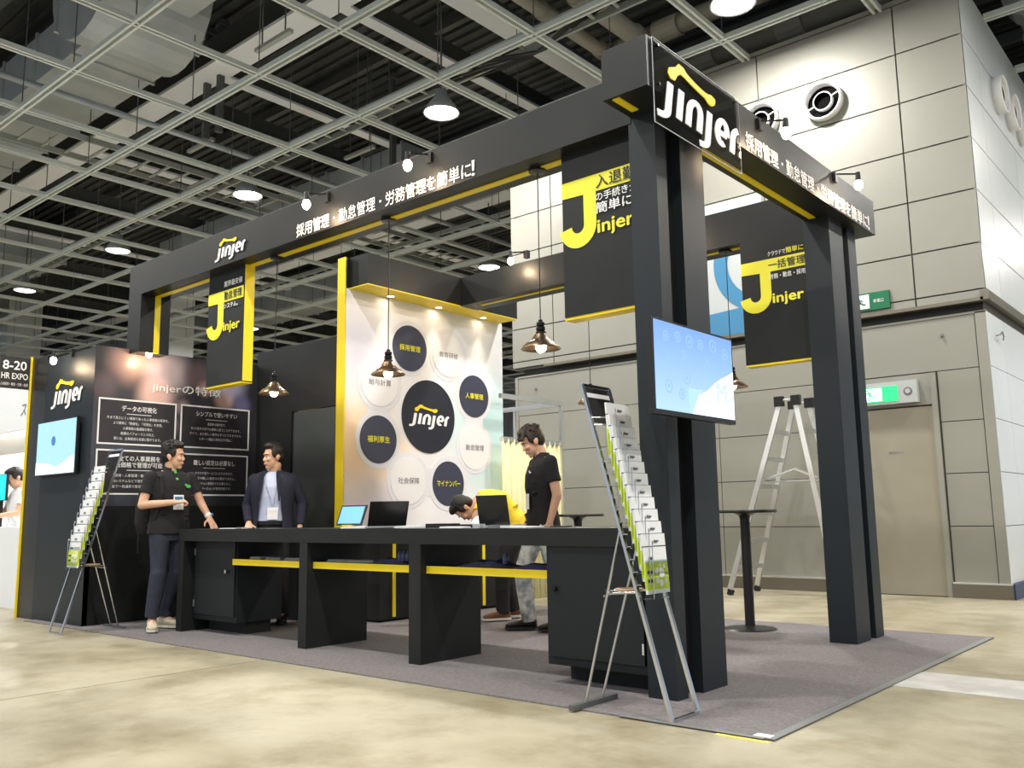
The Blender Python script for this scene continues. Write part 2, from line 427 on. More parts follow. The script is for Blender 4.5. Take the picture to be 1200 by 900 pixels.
box('cap_strip', 'beige', (-9.45, -2.31, 11.10, 11.14, 7.30, 7.36), wb)
# lower wall
lz = [.17, .80, 1.40, 2.00, 2.60]
lx = [-9.34, -7.45, -5.75, -3.93]
for z0, z1 in zip(lz[:-1], lz[1:]):
    for x0, x1 in zip(lx[:-1], lx[1:]):
        box('panel', 'beige', (x0+.005, x1-.005, 11.11, 11.14, z0+.005, z1-.005), wb)
    box('panel', 'beige', (-2.90, -2.455, 11.11, 11.14, z0+.005, z1-.005), wb)
box('panel', 'beige', (-9.34, -2.455, 11.11, 11.14, 2.605, 3.22), wb)
box('corner_trim', 'beige', (-2.445, -2.33, 11.10, 11.14, .16, 3.24), wb)
box('corner_trim', 'beige', (-9.40, -9.34, 11.10, 11.14, .16, 3.24), wb)
box('top_trim', 'beige', (-9.34, -2.33, 11.10, 11.14, 3.225, 3.25), wb)
box('wall_stud', 'inkg', (-8.98, -8.95, 11.08, 11.12, 3.0, 3.03), wb)
box('wall_stud', 'inkg', (-2.83, -2.80, 11.08, 11.12, 3.0, 3.03), wb)
bb = struct('baseboard_back')
MB().box(-9.34, -3.98, 11.08, 11.12, 0, .155).build('board', 'bboard', bb)
MB().box(-2.93, -2.31, 11.08, 11.12, 0, .155).build('board', 'bboard', bb)
MB().box(-9.34, -3.98, 11.085, 11.12, .155, .175).build('top_strip', 'alu', bb)
MB().box(-2.93, -2.31, 11.085, 11.12, .155, .175).build('top_strip', 'alu', bb)
dr = struct('door_1')
box('door_leaf', 'beige2', (-3.87, -2.985, 11.115, 11.15, .01, 2.20), dr)
box('door_leaf_backing', 'dark', (-3.93, -2.93, 11.14, 11.16, 0, 2.25), dr)
box('door_frame', 'beige', (-2.98, -2.92, 11.085, 11.14, 0, 2.59), dr)
box('door_frame', 'beige', (-3.94, -3.88, 11.085, 11.14, 0, 2.59), dr)
box('header_panel', 'beige', (-3.88, -2.98, 11.10, 11.14, 2.22, 2.59), dr)
fit_text('機械室 B-13', (-3.52, 11.113, 1.66), X_, Z_, w=.17, h=.03, m='inkg', parent=dr, name='door_lettering')
# side wall of the block, facing right
wr = struct('wall_right')
yj = [11.10, 11.9, 13.7, 15.5, 17.3, 19.1, 21, 24, 27, 30]
box('backing', 'groove', (-2.36, -2.345, 11.14, 30, 0, 7.5), wr)
for z0, z1 in zip([3.5, 4.05, 4.70, 5.34, 5.99, 6.64], [4.05, 4.70, 5.34, 5.99, 6.64, 7.45]):
    for y0, y1 in zip(yj[:-1], yj[1:]):
        box('panel', 'white_panel', (-2.345, -2.31, y0+.006, y1-.006, z0+.008, z1-.008), wr)
for z0, z1 in zip([.17, .8, 1.4, 2.0, 2.6], [.8, 1.4, 2.0, 2.6, 3.24]):
    for y0, y1 in zip(yj[:-1], yj[1:]):
        box('panel', 'white_panel', (-2.345, -2.325, y0+.004, y1-.004, z0+.004, z1-.004), wr)
box('slot_trim', 'bboard', (-2.36, -2.27, 11.05, 30, 3.36, 3.47), wr, label='dark drip edge over the slot')
box('baseboard', 'backb', (-2.34, -2.29, 11.10, 30, 0, .17), wr, label='dark blue skirting board')
# round nozzles in the walls
def nozzle(c, nrm, lab):
    t = thing('air_nozzle', lab, 'vent', c, 'round air nozzles in the panelled walls')
    ax = 'y' if nrm[1] else 'x'; sg = nrm[1] or nrm[0]
    P = lambda prof: [(r, h*sg) for r, h in prof]
    MB().lathe(P([(.215, 0), (.255, 0), (.255, .11), (.243, .125), (.228, .11), (.215, .02)]), c, 32, ax).build('outer_ring', 'white', t, smooth=True)
    MB().lathe(P([(.23, .004), (.2, .012), (.0, .012)]), c, 32, ax).build('throat_shade', 'void', t)  # flat disc coloured as the shade deep inside the nozzle
    MB().lathe(P([(.111, .02), (.111, .084)]), c, 28, ax).build('shade_sleeve', 'void', t)  # liner added to darken the inside of the white ring
    MB().lathe(P([(.112, .02), (.128, .02), (.128, .085), (.122, .092), (.114, .085), (.112, .02)]), c, 28, ax).build('inner_ring', 'white', t, smooth=True)
    m = MB()
    for a in (20, 200):
        ca, sa = math.cos(math.radians(a)), math.sin(math.radians(a))
        p = [(c[0]+ca*r, c[1]+.07*sg, c[2]+sa*r) if ax == 'y' else (c[0]+.07*sg, c[1]+ca*r, c[2]+sa*r) for r in (.115, .215)]
        m.cyl(p[0], p[1], .009, n=8)
    m.build('bracket', 'white', t)
nozzle((-3.99, 11.10, 6.30), (0, -1, 0), 'round white air nozzle high on the beige panelled wall, clear above the sign beam')
nozzle((-4.86, 11.10, 6.30), (0, -1, 0), 'round white air nozzle half hidden behind the top of the sign beam')
for y, w_ in ((12.75, 'nearest the wall corner'), (13.48, 'middle one of the three'), (14.15, 'last of the three, farthest from the corner')):
    nozzle((-2.31, y, 6.44), (1, 0, 0), 'round air nozzle in the bright side wall, '+w_)
# hook-shaped conduit on side wall
tag(MB().tube([(-2.30, 11.38, 2.98), (-2.27, 11.46, 3.0), (-2.27, 11.56, 3.05), (-2.27, 11.62, 3.0), (-2.27, 11.58, 2.95)], .008).build('wall_hook', 'inkg'), 'small dark wire hook on the bright side wall', 'hook')

# large banner on the building wall
t = thing('wall_banner', 'white and blue banner with a big ring motif on the beige building wall', 'banner', (-5.9, 11.07, 3.40))
MB().box(-6.9, -5.85, 11.065, 11.085, 3.38, 5.31).build('banner_panel', 'bannerw', t)
MB().box(-5.84, -4.93, 11.065, 11.085, 3.38, 5.31).build('banner_panel', 'bannerw', t)
MB().ribbon(arc(-4.98, 4.38, .60, 75, 290, 40), .21, (0, 11.063, 0), X_, Z_, (0, -.004, 0)).build('ring_print', 'blue', t)
MB().prism([(-6.9, 3.40), (-4.93, 3.40), (-4.93, 3.74), (-5.3, 3.76), (-5.75, 3.73), (-6.9, 3.66)], (0, 11.063, 0), X_, Z_, (0, -.006, 0)).build('wave_print', 'blue', t)

# exit signs
t = thing('exit_sign', 'unlit green running-man sign board on the beige wall over the door', 'sign', (-3.6, 11.08, 3.44))
MB().box(-3.98, -3.36, 11.06, 11.098, 3.44, 3.66).build('board', 'signg', t)
MB().box(-3.82, -3.60, 11.054, 11.062, 3.465, 3.64).build('white_field', 'print', t)
m = MB()
def runner(m, ox, oy, oz, s, d=-.004):
    R = lambda pts, w: m.ribbon([(p[0]*s, p[1]*s) for p in pts], w*s, (ox, oy, oz), X_, Z_, (0, d, 0))
    m.prism([(p[0]*s, p[1]*s) for p in arc(.30, .86, .085, 0, 330, 11)], (ox, oy, oz), X_, Z_, (0, d, 0))
    R([(.36, .74), (.50, .42)], .17); R([(.36, .70), (.18, .58), (.10, .70)], .07); R([(.42, .70), (.62, .62), (.70, .50)], .07)
    R([(.50, .44), (.34, .24), (.38, .02)], .10); R([(.52, .42), (.72, .28), (.92, .26)], .10)
runner(m, -3.79, 11.052, 3.475, .16); m.build('running_figure', 'signg', t)
fit_text('非常口', (-3.55, 11.058, 3.525), X_, Z_, w=.12, h=.045, m='print', parent=t)
t = thing('exit_light', 'lit green emergency exit light in a beige housing above the grey door', 'exit light', (-3.44, 11.08, 2.25))
MB().box(-3.78, -3.115, 11.02, 11.10, 2.255, 2.52).build('housing', 'bannerw', t)
MB().box(-3.75, -3.335, 11.014, 11.03, 2.285, 2.47).build('lit_panel', 'signlit', t)
MB().box(-3.74, -3.52, 11.010, 11.016, 2.30, 2.455).build('lit_white_field', 'signlitw', t)
m = MB(); runner(m, -3.73, 11.008, 2.305, .15); m.build('running_figure', 'signlit', t)
MB().lathe([(.0, -.004), (.045, -.004), (.05, 0)], (-3.22, 11.018, 2.39), 20, 'y').build('test_button', 'inkg', t)
MB().lathe([(.0, -.008), (.03, -.008), (.03, 0)], (-3.22, 11.018, 2.39), 20, 'y').build('button_cap', 'bannerw', t)

# ---- far hall
wl = struct('wall_left'); box('far_wall', 'galv', (-70, -69.7, -12, 60, 0, 11), wl)
wf = struct('wall_far')
for k in range(12):
    box('panel', 'white_panel', (-70+k*5.2+.02, -64.8+k*5.2-.02, 45, 45.3, 0, 11), wf)
for (x, y, s) in ((-29.9, 16.2, .47), (-37.3, 13.6, .62)):
    c = struct('column', loc=(x, y, 0)); MB().box(x-s, x+s, y-s, y+s, 0, 10.2).build('shaft', 'white_panel', c)
    MB().box(x-s-.03, x+s+.03, y-s-.03, y+s+.03, 4.5, 4.56).build('collar', 'galv', c)

# ---- ceiling: deck, beams, ducts, trays, pipes and the suspended rail grid
ce = struct('ceiling')
box('deck', 'deck', (-70, 30, -12, 60, 10.2, 10.5), ce)
m = MB()
for k in range(150):
    y = 2+k*.26; m.box(-34, -1, y, y+.07, 10.13, 10.2)
m.build('deck_rib', 'deck', ce, kind='stuff')
for y in (-.45, 7.8, 16.1, 24.4, 32.7):
    m = MB().box(-60, -9.5 if y > 9 else 8, y, y+.5, 8.98, 9.04); MB().box(-60, -9.5 if y > 9 else 8, y+.2, y+.3, 9.04, 9.7).build('shaded_web', 'steeld', ce)  # webs coloured dark for the shade above the white flanges
    m.build('main_beam', 'beamw', ce)
for x, w in ((-8.95, .42), (-10.47, .24), (-13.9, .24), (-15.6, .24), (-19.0, .3), (-22.4, .24), (-25.8, .3), (-29.2, .24), (-34, .3), (-40, .3)):
    for (y0, y1) in ((8.3, 16.1), (16.6, 24.4), (24.9, 32.7)) + (((-.0, 7.8),) if x > -12 else ()):
        m = MB().box(x-w/2, x+w/2, y0, y1, 9.0, 9.05); MB().box(x-.04, x+.04, y0, y1, 9.05, 9.4).build('shaded_web', 'steeld', ce)  # same here: the web's shade is put into its colour
        m.build('cross_beam', 'beamw', ce)
for k in range(12):     # dark purlins
    box('purlin', 'steeld', (-34, -2, 3.2+k*1.9, 3.32+k*1.9, 9.85, 10.05), ce)
# ducts (built of flanged segments)
def duct(x0, x1, y0, y1, z0, z1, step, lab):
    t = thing('air_duct', lab, 'duct', ((x0+x1)/2, (y0+y1)/2, z0), 'sheet metal ducts above the ceiling rails')
    x = x0; first = True
    while x < x1-.05:
        e = min(x+step, x1)
        MB().box(x+.02, e-.02, y0, y1, z0, z1).build('duct_segment', 'galv', t)
        MB().box(e-.025, e+.025, y0-.04, y1+.04, z0-.04, z1+.04).build('flange', 'galv', t)
        x = e
duct(-30.0, -12.5, 5.65, 7.0, 8.5, 9.35, 1.45, 'wide grey sheet metal duct crossing the upper left corner')
duct(-12.3, -4.0, 5.2, 6.6, 8.75, 9.5, 1.1, 'wide ribbed grey duct running out over the top edge')
t = thing('duct_elbow', 'rounded sheet metal duct transition joining the two wide ducts', 'duct', (-12.9, 6.1, 8.4))
MB().prism(arc(-13.0, 9.3, 1.05, 180, 360, 14), (0, 5.3, 0), X_, Z_, (0, 1.6, 0)).build('duct_shell', 'galv', t, smooth=False)
for x in (-13.8, -12.3): MB().box(x-.03, x+.03, 5.25, 6.95, 8.6, 9.35).build('flange', 'galv', t)
duct(-24.0, -13.6, 12.4, 13.5, 8.3, 9.0, 1.3, 'grey sheet metal duct beyond the cable ladder')
duct(-44.0, -26.0, 8.8, 10.6, 8.4, 9.1, 1.8, 'far grey duct over the neighbouring booths')
duct(-48.0, -20.0, 18.2, 19.6, 8.4, 9.1, 2.2, 'farthest grey duct deep in the hall')
# cable ladders
def ladder_tray(a, b, w, z, step, lab, ax):
    t = thing('cable_ladder', lab, 'cable tray', (a[0], a[1], z), 'cable ladders above the ceiling rails')
    a = Vector((*a, z)); b = Vector((*b, z)); d = (b-a).normalized(); s = Vector((d.y, -d.x, 0))*w/2
    for q in (s, -s): MB().bar(a+q, b+q, .04, .11).build('side_rail', 'tray', t)
    n = int((b-a).length/step); proto = None
    for k in range(min(n, 290)):
        p = a+d*(k+.5)*step
        if proto is None: proto = MB().bar(p-s, p+s, .05, .03).build('rung', 'tray', t)
        else:
            c = proto.copy(); COL.objects.link(c); c.location = d*k*step
    return t
ladder_tray((-16.4, 1.5), (-16.4, 34), .95, 7.95, .42, 'broad cable ladder running away over the left part of the hall', 0)
ladder_tray((-40, 9.5), (-5.6, 9.5), .34, 7.9, .42, 'narrow cable ladder running along the row of round lamps', 0)
ladder_tray((-40, 15.2), (-10, 15.2), .5, 7.9, .5, 'cable ladder running across behind the dark booth', 0)
t = thing('cable_bundle', 'sagging bundle of black cables on the narrow ladder', 'cables', (-9, 9.5, 7.95), None)
for k in range(5):
    o_ = k*.05
    MB().tube([(-40, 9.40+o_, 7.98), (-20, 9.38+o_, 8.0), (-11.0, 9.40+o_, 7.98), (-8.6, 9.35+o_*2, 7.85), (-7.6, 9.6+o_, 7.75+.03*k), (-6.4, 9.4+o_, 7.98), (-5.7, 9.40+o_, 7.98)], .018, 6).build('cable', 'black', t)
# pipes
for (a, b, r, lab) in (((-7.6, 6, 8.45), (-7.6, 30, 8.45), .11, 'pale insulated pipe above the rails, left one of the pair going into the hall'),
                       ((-6.95, 6, 8.45), (-6.95, 30, 8.45), .15, 'thicker pale insulated pipe beside the first above the rails'),
                       ((-7.4, 11.5, 8.5), (8, 11.5, 8.5), .15, 'pale pipe crossing above the sign corner, nearer one'),
                       ((-7.4, 12.7, 8.5), (8, 12.7, 8.5), .20, 'thick pale pipe crossing above the sign corner close to the wall'),
                       ((-14.7, 2, 8.05), (-14.7, 30, 8.05), .055, 'thin grey conduit pipe running under the ducts'),
                       ((-1.9, 11.5, 8.3), (-1.9, 40, 8.3), .33, 'large grey round duct beyond the bright side wall')):
    t = thing('ceiling_pipe', lab, 'pipe', a, None)
    MB().cyl(a, b, r, n=16).build('pipe_run', 'galv' if r in (.055, .33) else 'ins', t, smooth=True)
    d = (Vector(b)-Vector(a)); L_ = d.length; d.normalize(); k = .7
    while k < min(L_, 14) and r > .06:
        p = Vector(a)+d*k; MB().cyl(p, p+d*.42, r*1.22, n=16).build('collar', 'galv' if r == .33 else 'ins', t); k += 1.5
# short strut hangers seen above the rails
for i, (x, y, lab) in enumerate(((-10.9, 7.3, 'short hanging strut bar below the white beam'), (-11.5, 9.9, 'short hanging strut bar over the brightest lamp'), (-15.2, 8.6, 'short hanging strut bar by the broad cable ladder'), (-13.2, 10.9, 'short hanging strut bar above the lettered fascia'))):
    t = thing('strut_hanger', lab, 'hanger', (x, y, 8.2))
    MB().bar((x-.45, y, 8.2), (x+.45, y, 8.2), .08, .06).build('strut', 'tray', t)
    for dx in (-.3, .3): MB().cyl((x+dx, y, 8.2), (x+dx, y, 10.05), .012, n=6).build('rod', 'steeld', t)
for i, (x, y) in enumerate(((-14.25, 8.15), (-13.8, 8.15), (-13.0, 11.6))):
    t = thing('hanger_post', 'dark vertical steel post hanging from the roof, '+('leftmost of the three', 'middle one of the three', 'rightmost of the three')[i], 'post', (x, y, 7.9))
    MB().box(x-.04, x+.04, y-.06, y+.06, 7.9, 10.05).build('post', 'steeld', t); MB().box(x-.09, x+.09, y-.09, y+.09, 9.95, 10.05).build('flange', 'steeld', t)
# suspended grid of double rails
gx = [-5.04-1.8*k for k in range(-4, 22)]
gy = [4.95+1.81*k for k in range(-2, 20)]
def rail(a, b):
    a = Vector(a); b = Vector(b); d = (b-a).normalized(); s = Vector((d.y, -d.x, 0))
    m = MB()
    for q in (-.041, .041): m.bar(a+s*q, b+s*q, .034, .07)
    m.bar(a+Vector((0, 0, .03)), b+Vector((0, 0, .03)), .05, .012)
    return m.build('rail', 'rail', ce)
for x in gx:
    if -9.5 < x < -2.3: rail((x, -3, 7.3), (x, 11.09, 7.3))
    else: rail((x, -3, 7.3), (x, 40, 7.3))
for y in gy:
    if y < 11: rail((-43, y, 7.29), (2.5, y, 7.29))
    else:
        rail((-43, y, 7.29), (-9.5, y, 7.29)); rail((-2.25, y, 7.29), (2.5, y, 7.29))
m = MB()
for x in gx:
    for y in gy:
        if not (-9.5 < x < -2.3 and y > 11) and y < 30: m.cyl((x, y, 7.34), (x, y, 10.1), .009, n=4, caps=False)
m.build('hanger_rod', 'steeld', ce, kind='stuff')
# high-bay lamps
def bay(x, y, lab, g='lampg'):
    t = thing('high_bay_lamp', lab, 'lamp', (x, y, 7.24), 'round high-bay lamps of the hall')
    MB().lathe([(.0, .42), (.09, .40), (.10, .28), (.13, .26), (.25, .10), (.29, .02), (.28, .01), (.26, .03), (.12, .22), (.0, .23)], (x, y, 7.24), 28).build('reflector', 'galv', t, smooth=True)
    MB().ball((x, y, 7.28), (.27, .27, .045), 20, 8).build('lamp_glass', g, t, smooth=True)
    MB().cyl((x, y, 7.66), (x, y, 10.1), .015, n=6).build('stem', 'steeld', t)
LN = {(-9.35, 9.35): 'brightest round ceiling lamp, above the lettered fascia', (-14.7, 9.35): 'round ceiling lamp left of the fascia spotlight', (-20.05, 9.35): 'pale violet round ceiling lamp above the left end of the fascia', (-25.4, 9.35): 'small violet round ceiling lamp near the left edge', (-14.7, 16.4): 'round ceiling lamp seen through the booth frame', (-20.05, 16.4): 'small distant round lamp deep in the hall behind the booth frame', (-25.4, 16.4): 'most distant small round lamp above the left part of the booth', (-4.52, 9.65): 'round ceiling lamp just over the top edge, lighting the panelled wall'}
for (x, y) in LAMPS:
    if y > 4 and x < 0 and (y < 17): 
        bay(x, y, LN.get((x, y), 'distant round ceiling lamp deep in the hall'), 'lampv' if x < -17 else 'lampg')

# ================================================================== THE BOOTH
cp = thing('booth_carpet', 'dark grey carpet under the whole booth, edged with tape', 'carpet', (-5.3, 5.8, 0))
MB().box(-9.9, -1.80, 3.84, 7.82, 0, .008).build('carpet_sheet', 'carpet', cp)
MB().box(-1.84, -1.795, 3.84, 7.82, .006, .0095).build('edge_tape', 'greyb', cp)
MB().box(-2.60, -1.84, 3.825, 3.85, .006, .0095).build('edge_tape', 'greyb', cp)
MB().box(-2.06, -1.80, 3.795, 3.82, 0, .003).build('floor_tape', 'tapey', cp, label='yellow tape strip')
MB().box(-1.90, -1.82, 3.85, 3.90, .009, .012).build('tape_patch', 'print', cp, label='white tape patch on the corner')

bf = thing('booth_canopy', 'charcoal post and beam frame of the booth with yellow inlaid strips', 'booth canopy', (-5.6, 5.6, 0))
box('beam', 'char', (-8.89, -2.70, 4.29, 4.61, 3.30, 3.62), bf, label='long front fascia beam')
box('beam', 'char', (-2.70, -2.40, 4.00, 7.66, 3.335, 3.635), bf, label='short side beam jutting past the corner')
box('beam', 'char', (-6.66, -2.70, 6.95, 7.25, 3.30, 3.62), bf, label='rear beam')
box('post', 'char', (-8.89, -8.63, 4.29, 4.61, 2.70, 3.30), bf, label='short end post on the left wall')
box('yellow_strip', 'yellow', (-8.63, -2.74, 4.44, 4.50, 3.292, 3.305), bf)
box('yellow_strip', 'yellow', (-8.632, -8.622, 4.44, 4.50, 2.7, 3.30), bf)
box('yellow_strip', 'yellow', (-2.645, -2.60, 4.02, 4.22, 3.327, 3.34), bf)
box('yellow_strip', 'yellow', (-2.645, -2.595, 4.88, 6.83, 3.327, 3.34), bf)
box('yellow_strip', 'yellow', (-6.45, -2.75, 7.05, 7.09, 3.292, 3.305), bf)
for (x0, x1, y0, a, b, y1, top, lab) in ((-2.72, -2.54, 4.295, 4.41, 4.575, 4.86, 3.335, 'corner'), (-2.71, -2.50, 6.85, 7.14, 7.26, 7.44, 3.335, 'rear')):
    box('post', 'char2', (x0, x1, y0, a, .008, top), bf)
    box('post', 'char2', (x0, x1, b, y1, .008, top), bf)
    box('post_groove', 'black', (x0+.01, x1-.07, a, b, .008, top), bf)
box('yellow_strip', 'yellow', (-2.60, -2.585, 4.411, 4.425, .01, 3.335), bf)
TXT = '採用管理・勤怠管理・労務管理を簡単に！'
def slogan(org, u, W_, h):
    cw = W_/18.6
    for k_, s in ((0, '採用管理'), (4, '・'), (5, '勤怠管理'), (9, '・'), (10, '労務管理'), (14, 'を簡単に'), (18, '！')):
        o_ = Vector(org)+Vector(u)*cw*(k_+(.4 if s == '・' else .03))+Vector((0, 0, h*.42 if s == '・' else 0))
        fit_text(s, o_, u, Z_, w=cw*(.2 if s == '・' else .26 if s == '！' else len(s)-.07), h=h*(.16 if s == '・' else 1), bold=.004 if s == '！' else .012, m='letterlit', parent=bf, name='slogan_lettering')
slogan((-6.0, 4.289, 3.315), X_, 2.07, .112)
slogan((-2.399, 5.19, 3.345), Y_, 2.36, .118)
logo((-7.24, 4.289, 3.375), X_, (0, 0, .57), .455, bf)
def logo2(org, u, size, parent, **k):
    """vertical squeeze of the wordmark"""
    n0 = set(o.name for o in parent.children); off = ORG.get(parent.name, Vector((0, 0, 0)))
    logo(org, u, Z_, size, parent, **k)
    for o in parent.children:
        if o.name not in n0:
            for v in o.data.vertices:
                z = v.co.z+off.z; v.co.z = org[2]+(z-org[2])*.58-off.z
for o in [c for c in bf.children if c.name.startswith(('wordmark', 'bone'))]:
    for v in o.data.vertices: v.co.z = 3.375+(v.co.z-3.375)*.58

# clear acrylic logo board on the corner of the side beam
ap = thing('logo_board', 'clear acrylic board with white wordmark and yellow bone on the beam corner', 'sign board', (-2.385, 4.56, 3.13))
MB().box(-2.392, -2.384, 4.048, 5.086, 3.134, 3.628).build('acrylic_sheet', 'clear', ap)
logo2((-2.384, 4.07, 3.225), Y_, .905, ap, d=.006)
m = MB()
for y, z in ((4.1, 3.6), (5.04, 3.6), (4.1, 3.37), (5.04, 3.37)): m.cyl((-2.40, y, z), (-2.378, y, z), .009, n=10)
m.build('standoff_bolt', 'blackm', ap)
m = MB()
for (a, b) in (((-2.388, 4.044, 3.13), (-2.388, 5.09, 3.13)), ((-2.388, 4.044, 3.632), (-2.388, 5.09, 3.632)), ((-2.388, 4.044, 3.13), (-2.388, 4.044, 3.632)), ((-2.388, 5.09, 3.13), (-2.388, 5.09, 3.632))): m.bar(a, b, .004, .004, (1, 0, 0))
m.build('edge_highlight', 'galv', ap, label='pale strips drawn as the highlight along the sheet edges')  # thin grey bars added as the light caught on the sheet's edges

# hanging J signs
def jsign(x, y, lines, lab):
    t = thing('hanging_sign', lab, 'sign', (x, y, 2.21), 'hanging dark signs with a big yellow J')
    yb = y+.105
    MB().box(x, x+.595, y, yb, 2.225, 3.30).build('sign_board', 'char', t)
    MB().box(x+.585, x+.60, y+.004, yb-.002, 2.215, 3.299).build('side_edge', 'yellow', t)
    MB().box(x, x+.60, y+.004, yb-.002, 2.208, 2.226).build('bottom_edge', 'yellow', t)
    m = MB(); o_ = (x, y-.001, 0); d = (0, -.003, 0)
    m.prism([(.0, 3.0), (.0, 3.105), (.585, 3.105), (.585, 2.995), (.265, 2.995), (.17, 2.995)], o_, X_, Z_, d)
    m.ribbon([(.217, 2.995), (.217, 2.80)] + arc(.122, 2.80, .095, 0, -175, 14)[1:], .095, o_, X_, Z_, d)
    m.build('big_j', 'yellow2', t)
    for (s, u0, z0, w, h, mm, bo) in lines:
        fit_text(s, (x+u0, y-.004, z0), X_, Z_, w=w, h=h, bold=bo, m=mm, parent=t, d=.003)
    fit_text('injer', (x+.275, y-.004, 2.695), X_, Z_, w=.265, h=.105, bold=.025, m='yellow2', parent=t)
    return t
jsign(-7.52, 4.40, (('業界最安値', .27, 3.135, .30, .055, 'print', .012), ('勤怠管理', .275, 3.012, .29, .078, 'ink', .012), ('システム。', .275, 2.93, .23, .045, 'print', .01)), 'dark hanging sign with yellow J and yellow side, over the man in the black polo')
jsign(-3.305, 4.40, (('入退勤', .27, 3.008, .29, .085, 'ink', .012), ('の手続きが', .265, 2.925, .31, .055, 'print', .01), ('簡単に', .265, 2.845, .27, .07, 'print', .015)), 'dark hanging sign with yellow J partly behind the corner post')
jsign(-3.315, 6.95, (('クラウドで', .25, 3.128, .155, .038, 'print', .01), ('簡単に', .41, 3.125, .15, .05, 'yellow2', .015), ('一括管理', .25, 3.012, .32, .075, 'ink', .008), ('労務・勤怠・採用', .255, 2.925, .31, .045, 'print', .012)), 'dark hanging sign with yellow J under the rear beam, by the rear post')

# pendants
def pendant(x, y, zt, lab, first=[None]):
    loc = (x, y, 2.07)
    if first[0] is None:
        t = thing('pendant_lamp', lab, 'pendant lamp', loc, 'bronze pendant lamps on thin black cords')
        MB().lathe([(0, 0), (.06, 0), (.06, -.02), (.0, -.025)], (x, y, zt), 20).build('ceiling_rose', 'black', t)
        MB().cyl((x, y, 2.25), (x, y, zt), .004, n=6).build('cord', 'black', t)
        MB().lathe([(0, 2.27), (.014, 2.265), (.016, 2.25), (.028, 2.245), (.028, 2.225), (.02, 2.22), (.03, 2.215), (.03, 2.195), (.022, 2.19), (.034, 2.185), (.036, 2.165), (0, 2.165)], (x, y, 0), 20).build('lamp_holder', 'blackm', t, smooth=False)
        MB().lathe([(.034, 2.172), (.045, 2.16), (.06, 2.135), (.08, 2.118), (.10, 2.108), (.112, 2.092), (.128, 2.078), (.132, 2.07), (.127, 2.072), (.108, 2.087), (.096, 2.102), (.075, 2.112), (.055, 2.128), (.034, 2.16)], (x, y, 0), 36).build('shade', 'copper', t, smooth=True)
        MB().ball((x, y, 2.085), (.036, .036, .04), 16, 10).build('bulb', 'bulbp', t, smooth=True)
        first[0] = t; ORG['pendant'] = Vector(loc)
    else:
        t = dup(first[0]); t.location = loc; t['label'] = lab
    lamp_light('POINT', (x, y, 2.02), 5, (1.0, .78, .52), .04, name='pendant_light')
    return t
pendant(-6.53, 4.47, 3.30, 'bronze pendant lamp hanging in front of the dark back wall')
pendant(-5.05, 4.47, 3.30, 'bronze pendant lamp hanging in front of the white circle graphic')
pendant(-3.56, 4.47, 3.30, 'bronze pendant lamp with bright bulb above the man in the bleached jeans')
pendant(-5.02, 7.07, 3.30, 'bronze pendant lamp mostly hidden behind the near brochure stand head')
pendant(-3.51, 7.07, 3.30, 'bronze pendant lamp peeking out beside the wall screen')

# clip spotlights with bare bulbs
def clip(p, out, lab, power=5, parent=None):
    """p = clamp point on the panel edge, out = horizontal unit direction of the arm"""
    p = Vector(p); o_ = Vector(out); t = thing('clip_spotlight', lab, 'spotlight', p, 'small clip spotlights with bare bulbs')
    MB().box(p.x-.025, p.x+.025, p.y-.025, p.y+.025, p.z-.05, p.z+.03).build('clamp', 'black', t)
    e = p+o_*.18+Vector((0, 0, -.005)); MB().tube([p+Vector((0, 0, .02)), e], .007).build('arm', 'blackm', t)
    MB().cyl(e+Vector((0, 0, .012)), e+Vector((0, 0, -.055)), .018, .022, 12).build('socket', 'black', t)
    MB().ball(e+Vector((0, 0, -.09)), (.032, .032, .042), 14, 10).build('bulb', 'bulb', t, smooth=True)
    lamp_light('POINT', e+Vector((0, 0, -.15))+o_*.01, power, (1.0, .72, .45), .03, name='clip_light')
clip((-5.58, 4.29, 3.57), (-.35, -.93, 0), 'clip spotlight over the left part of the slogan on the long fascia')
clip((-4.40, 4.29, 3.57), (-.35, -.93, 0), 'clip spotlight over the right end of the slogan on the long fascia')
clip((-2.40, 5.40, 3.58), (.93, .35, 0), 'clip spotlight on the side beam next to the acrylic logo board', 5)
clip((-2.40, 6.75, 3.60), (.93, .35, 0), 'clip spotlight at the far end of the side beam', 6)
clip((-9.35, 3.95, 2.74), (-.5, -.87, 0), 'clip spotlight above the left wall logo', 4)
clip((-8.83, 4.38, 2.79), (.93, .2, 0), 'clip spotlight above the photo poster', 4)
clip((-5.70, 6.95, 3.70), (-.5, -.86, 0), 'glaring clip spotlight on the rear beam, beside the high-bay lamp', 9)
clip((-3.85, 6.95, 3.61), (-.3, -.95, 0), 'clip spotlight on the rear beam behind the corner post', 9)

# ---- tower with the circle graphic
tw = thing('graphic_tower', 'tall white wall with circle graphic, yellow front edge and dark header', 'display wall', (-7.0, 6.8, 0))
box('wall_core', 'char', (-7.06, -6.956, 5.575, 7.97, 0, 3.62), tw)
g = MB().box(-6.956, -6.948, 5.575, 7.97, 0, 3.30)
PEACH = (.93, .66, .42)
g.build('graphic_print', blobs('cloud_graphic', (.88, .87, .90), [((0.05, -1.10, 1.75), .75, PEACH), ((0.05, -0.55, 1.55), .45, (.95, .72, .5)), ((0.05, 0.90, 2.0), 1.0, (.55, .78, .80)), ((0.05, 1.20, 1.5), .9, (.62, .80, .83)), ((0.05, 0.20, 2.2), .5, (.70, .86, .86)), ((0.05, -0.70, 1.0), .55, (.80, .74, .80)), ((0.05, -1.00, 2.7), .6, (.74, .73, .82))], .45, hard=.1), tw)
box('yellow_edge', 'yellow', (-7.06, -6.94, 5.562, 5.576, 0, 3.62), tw)
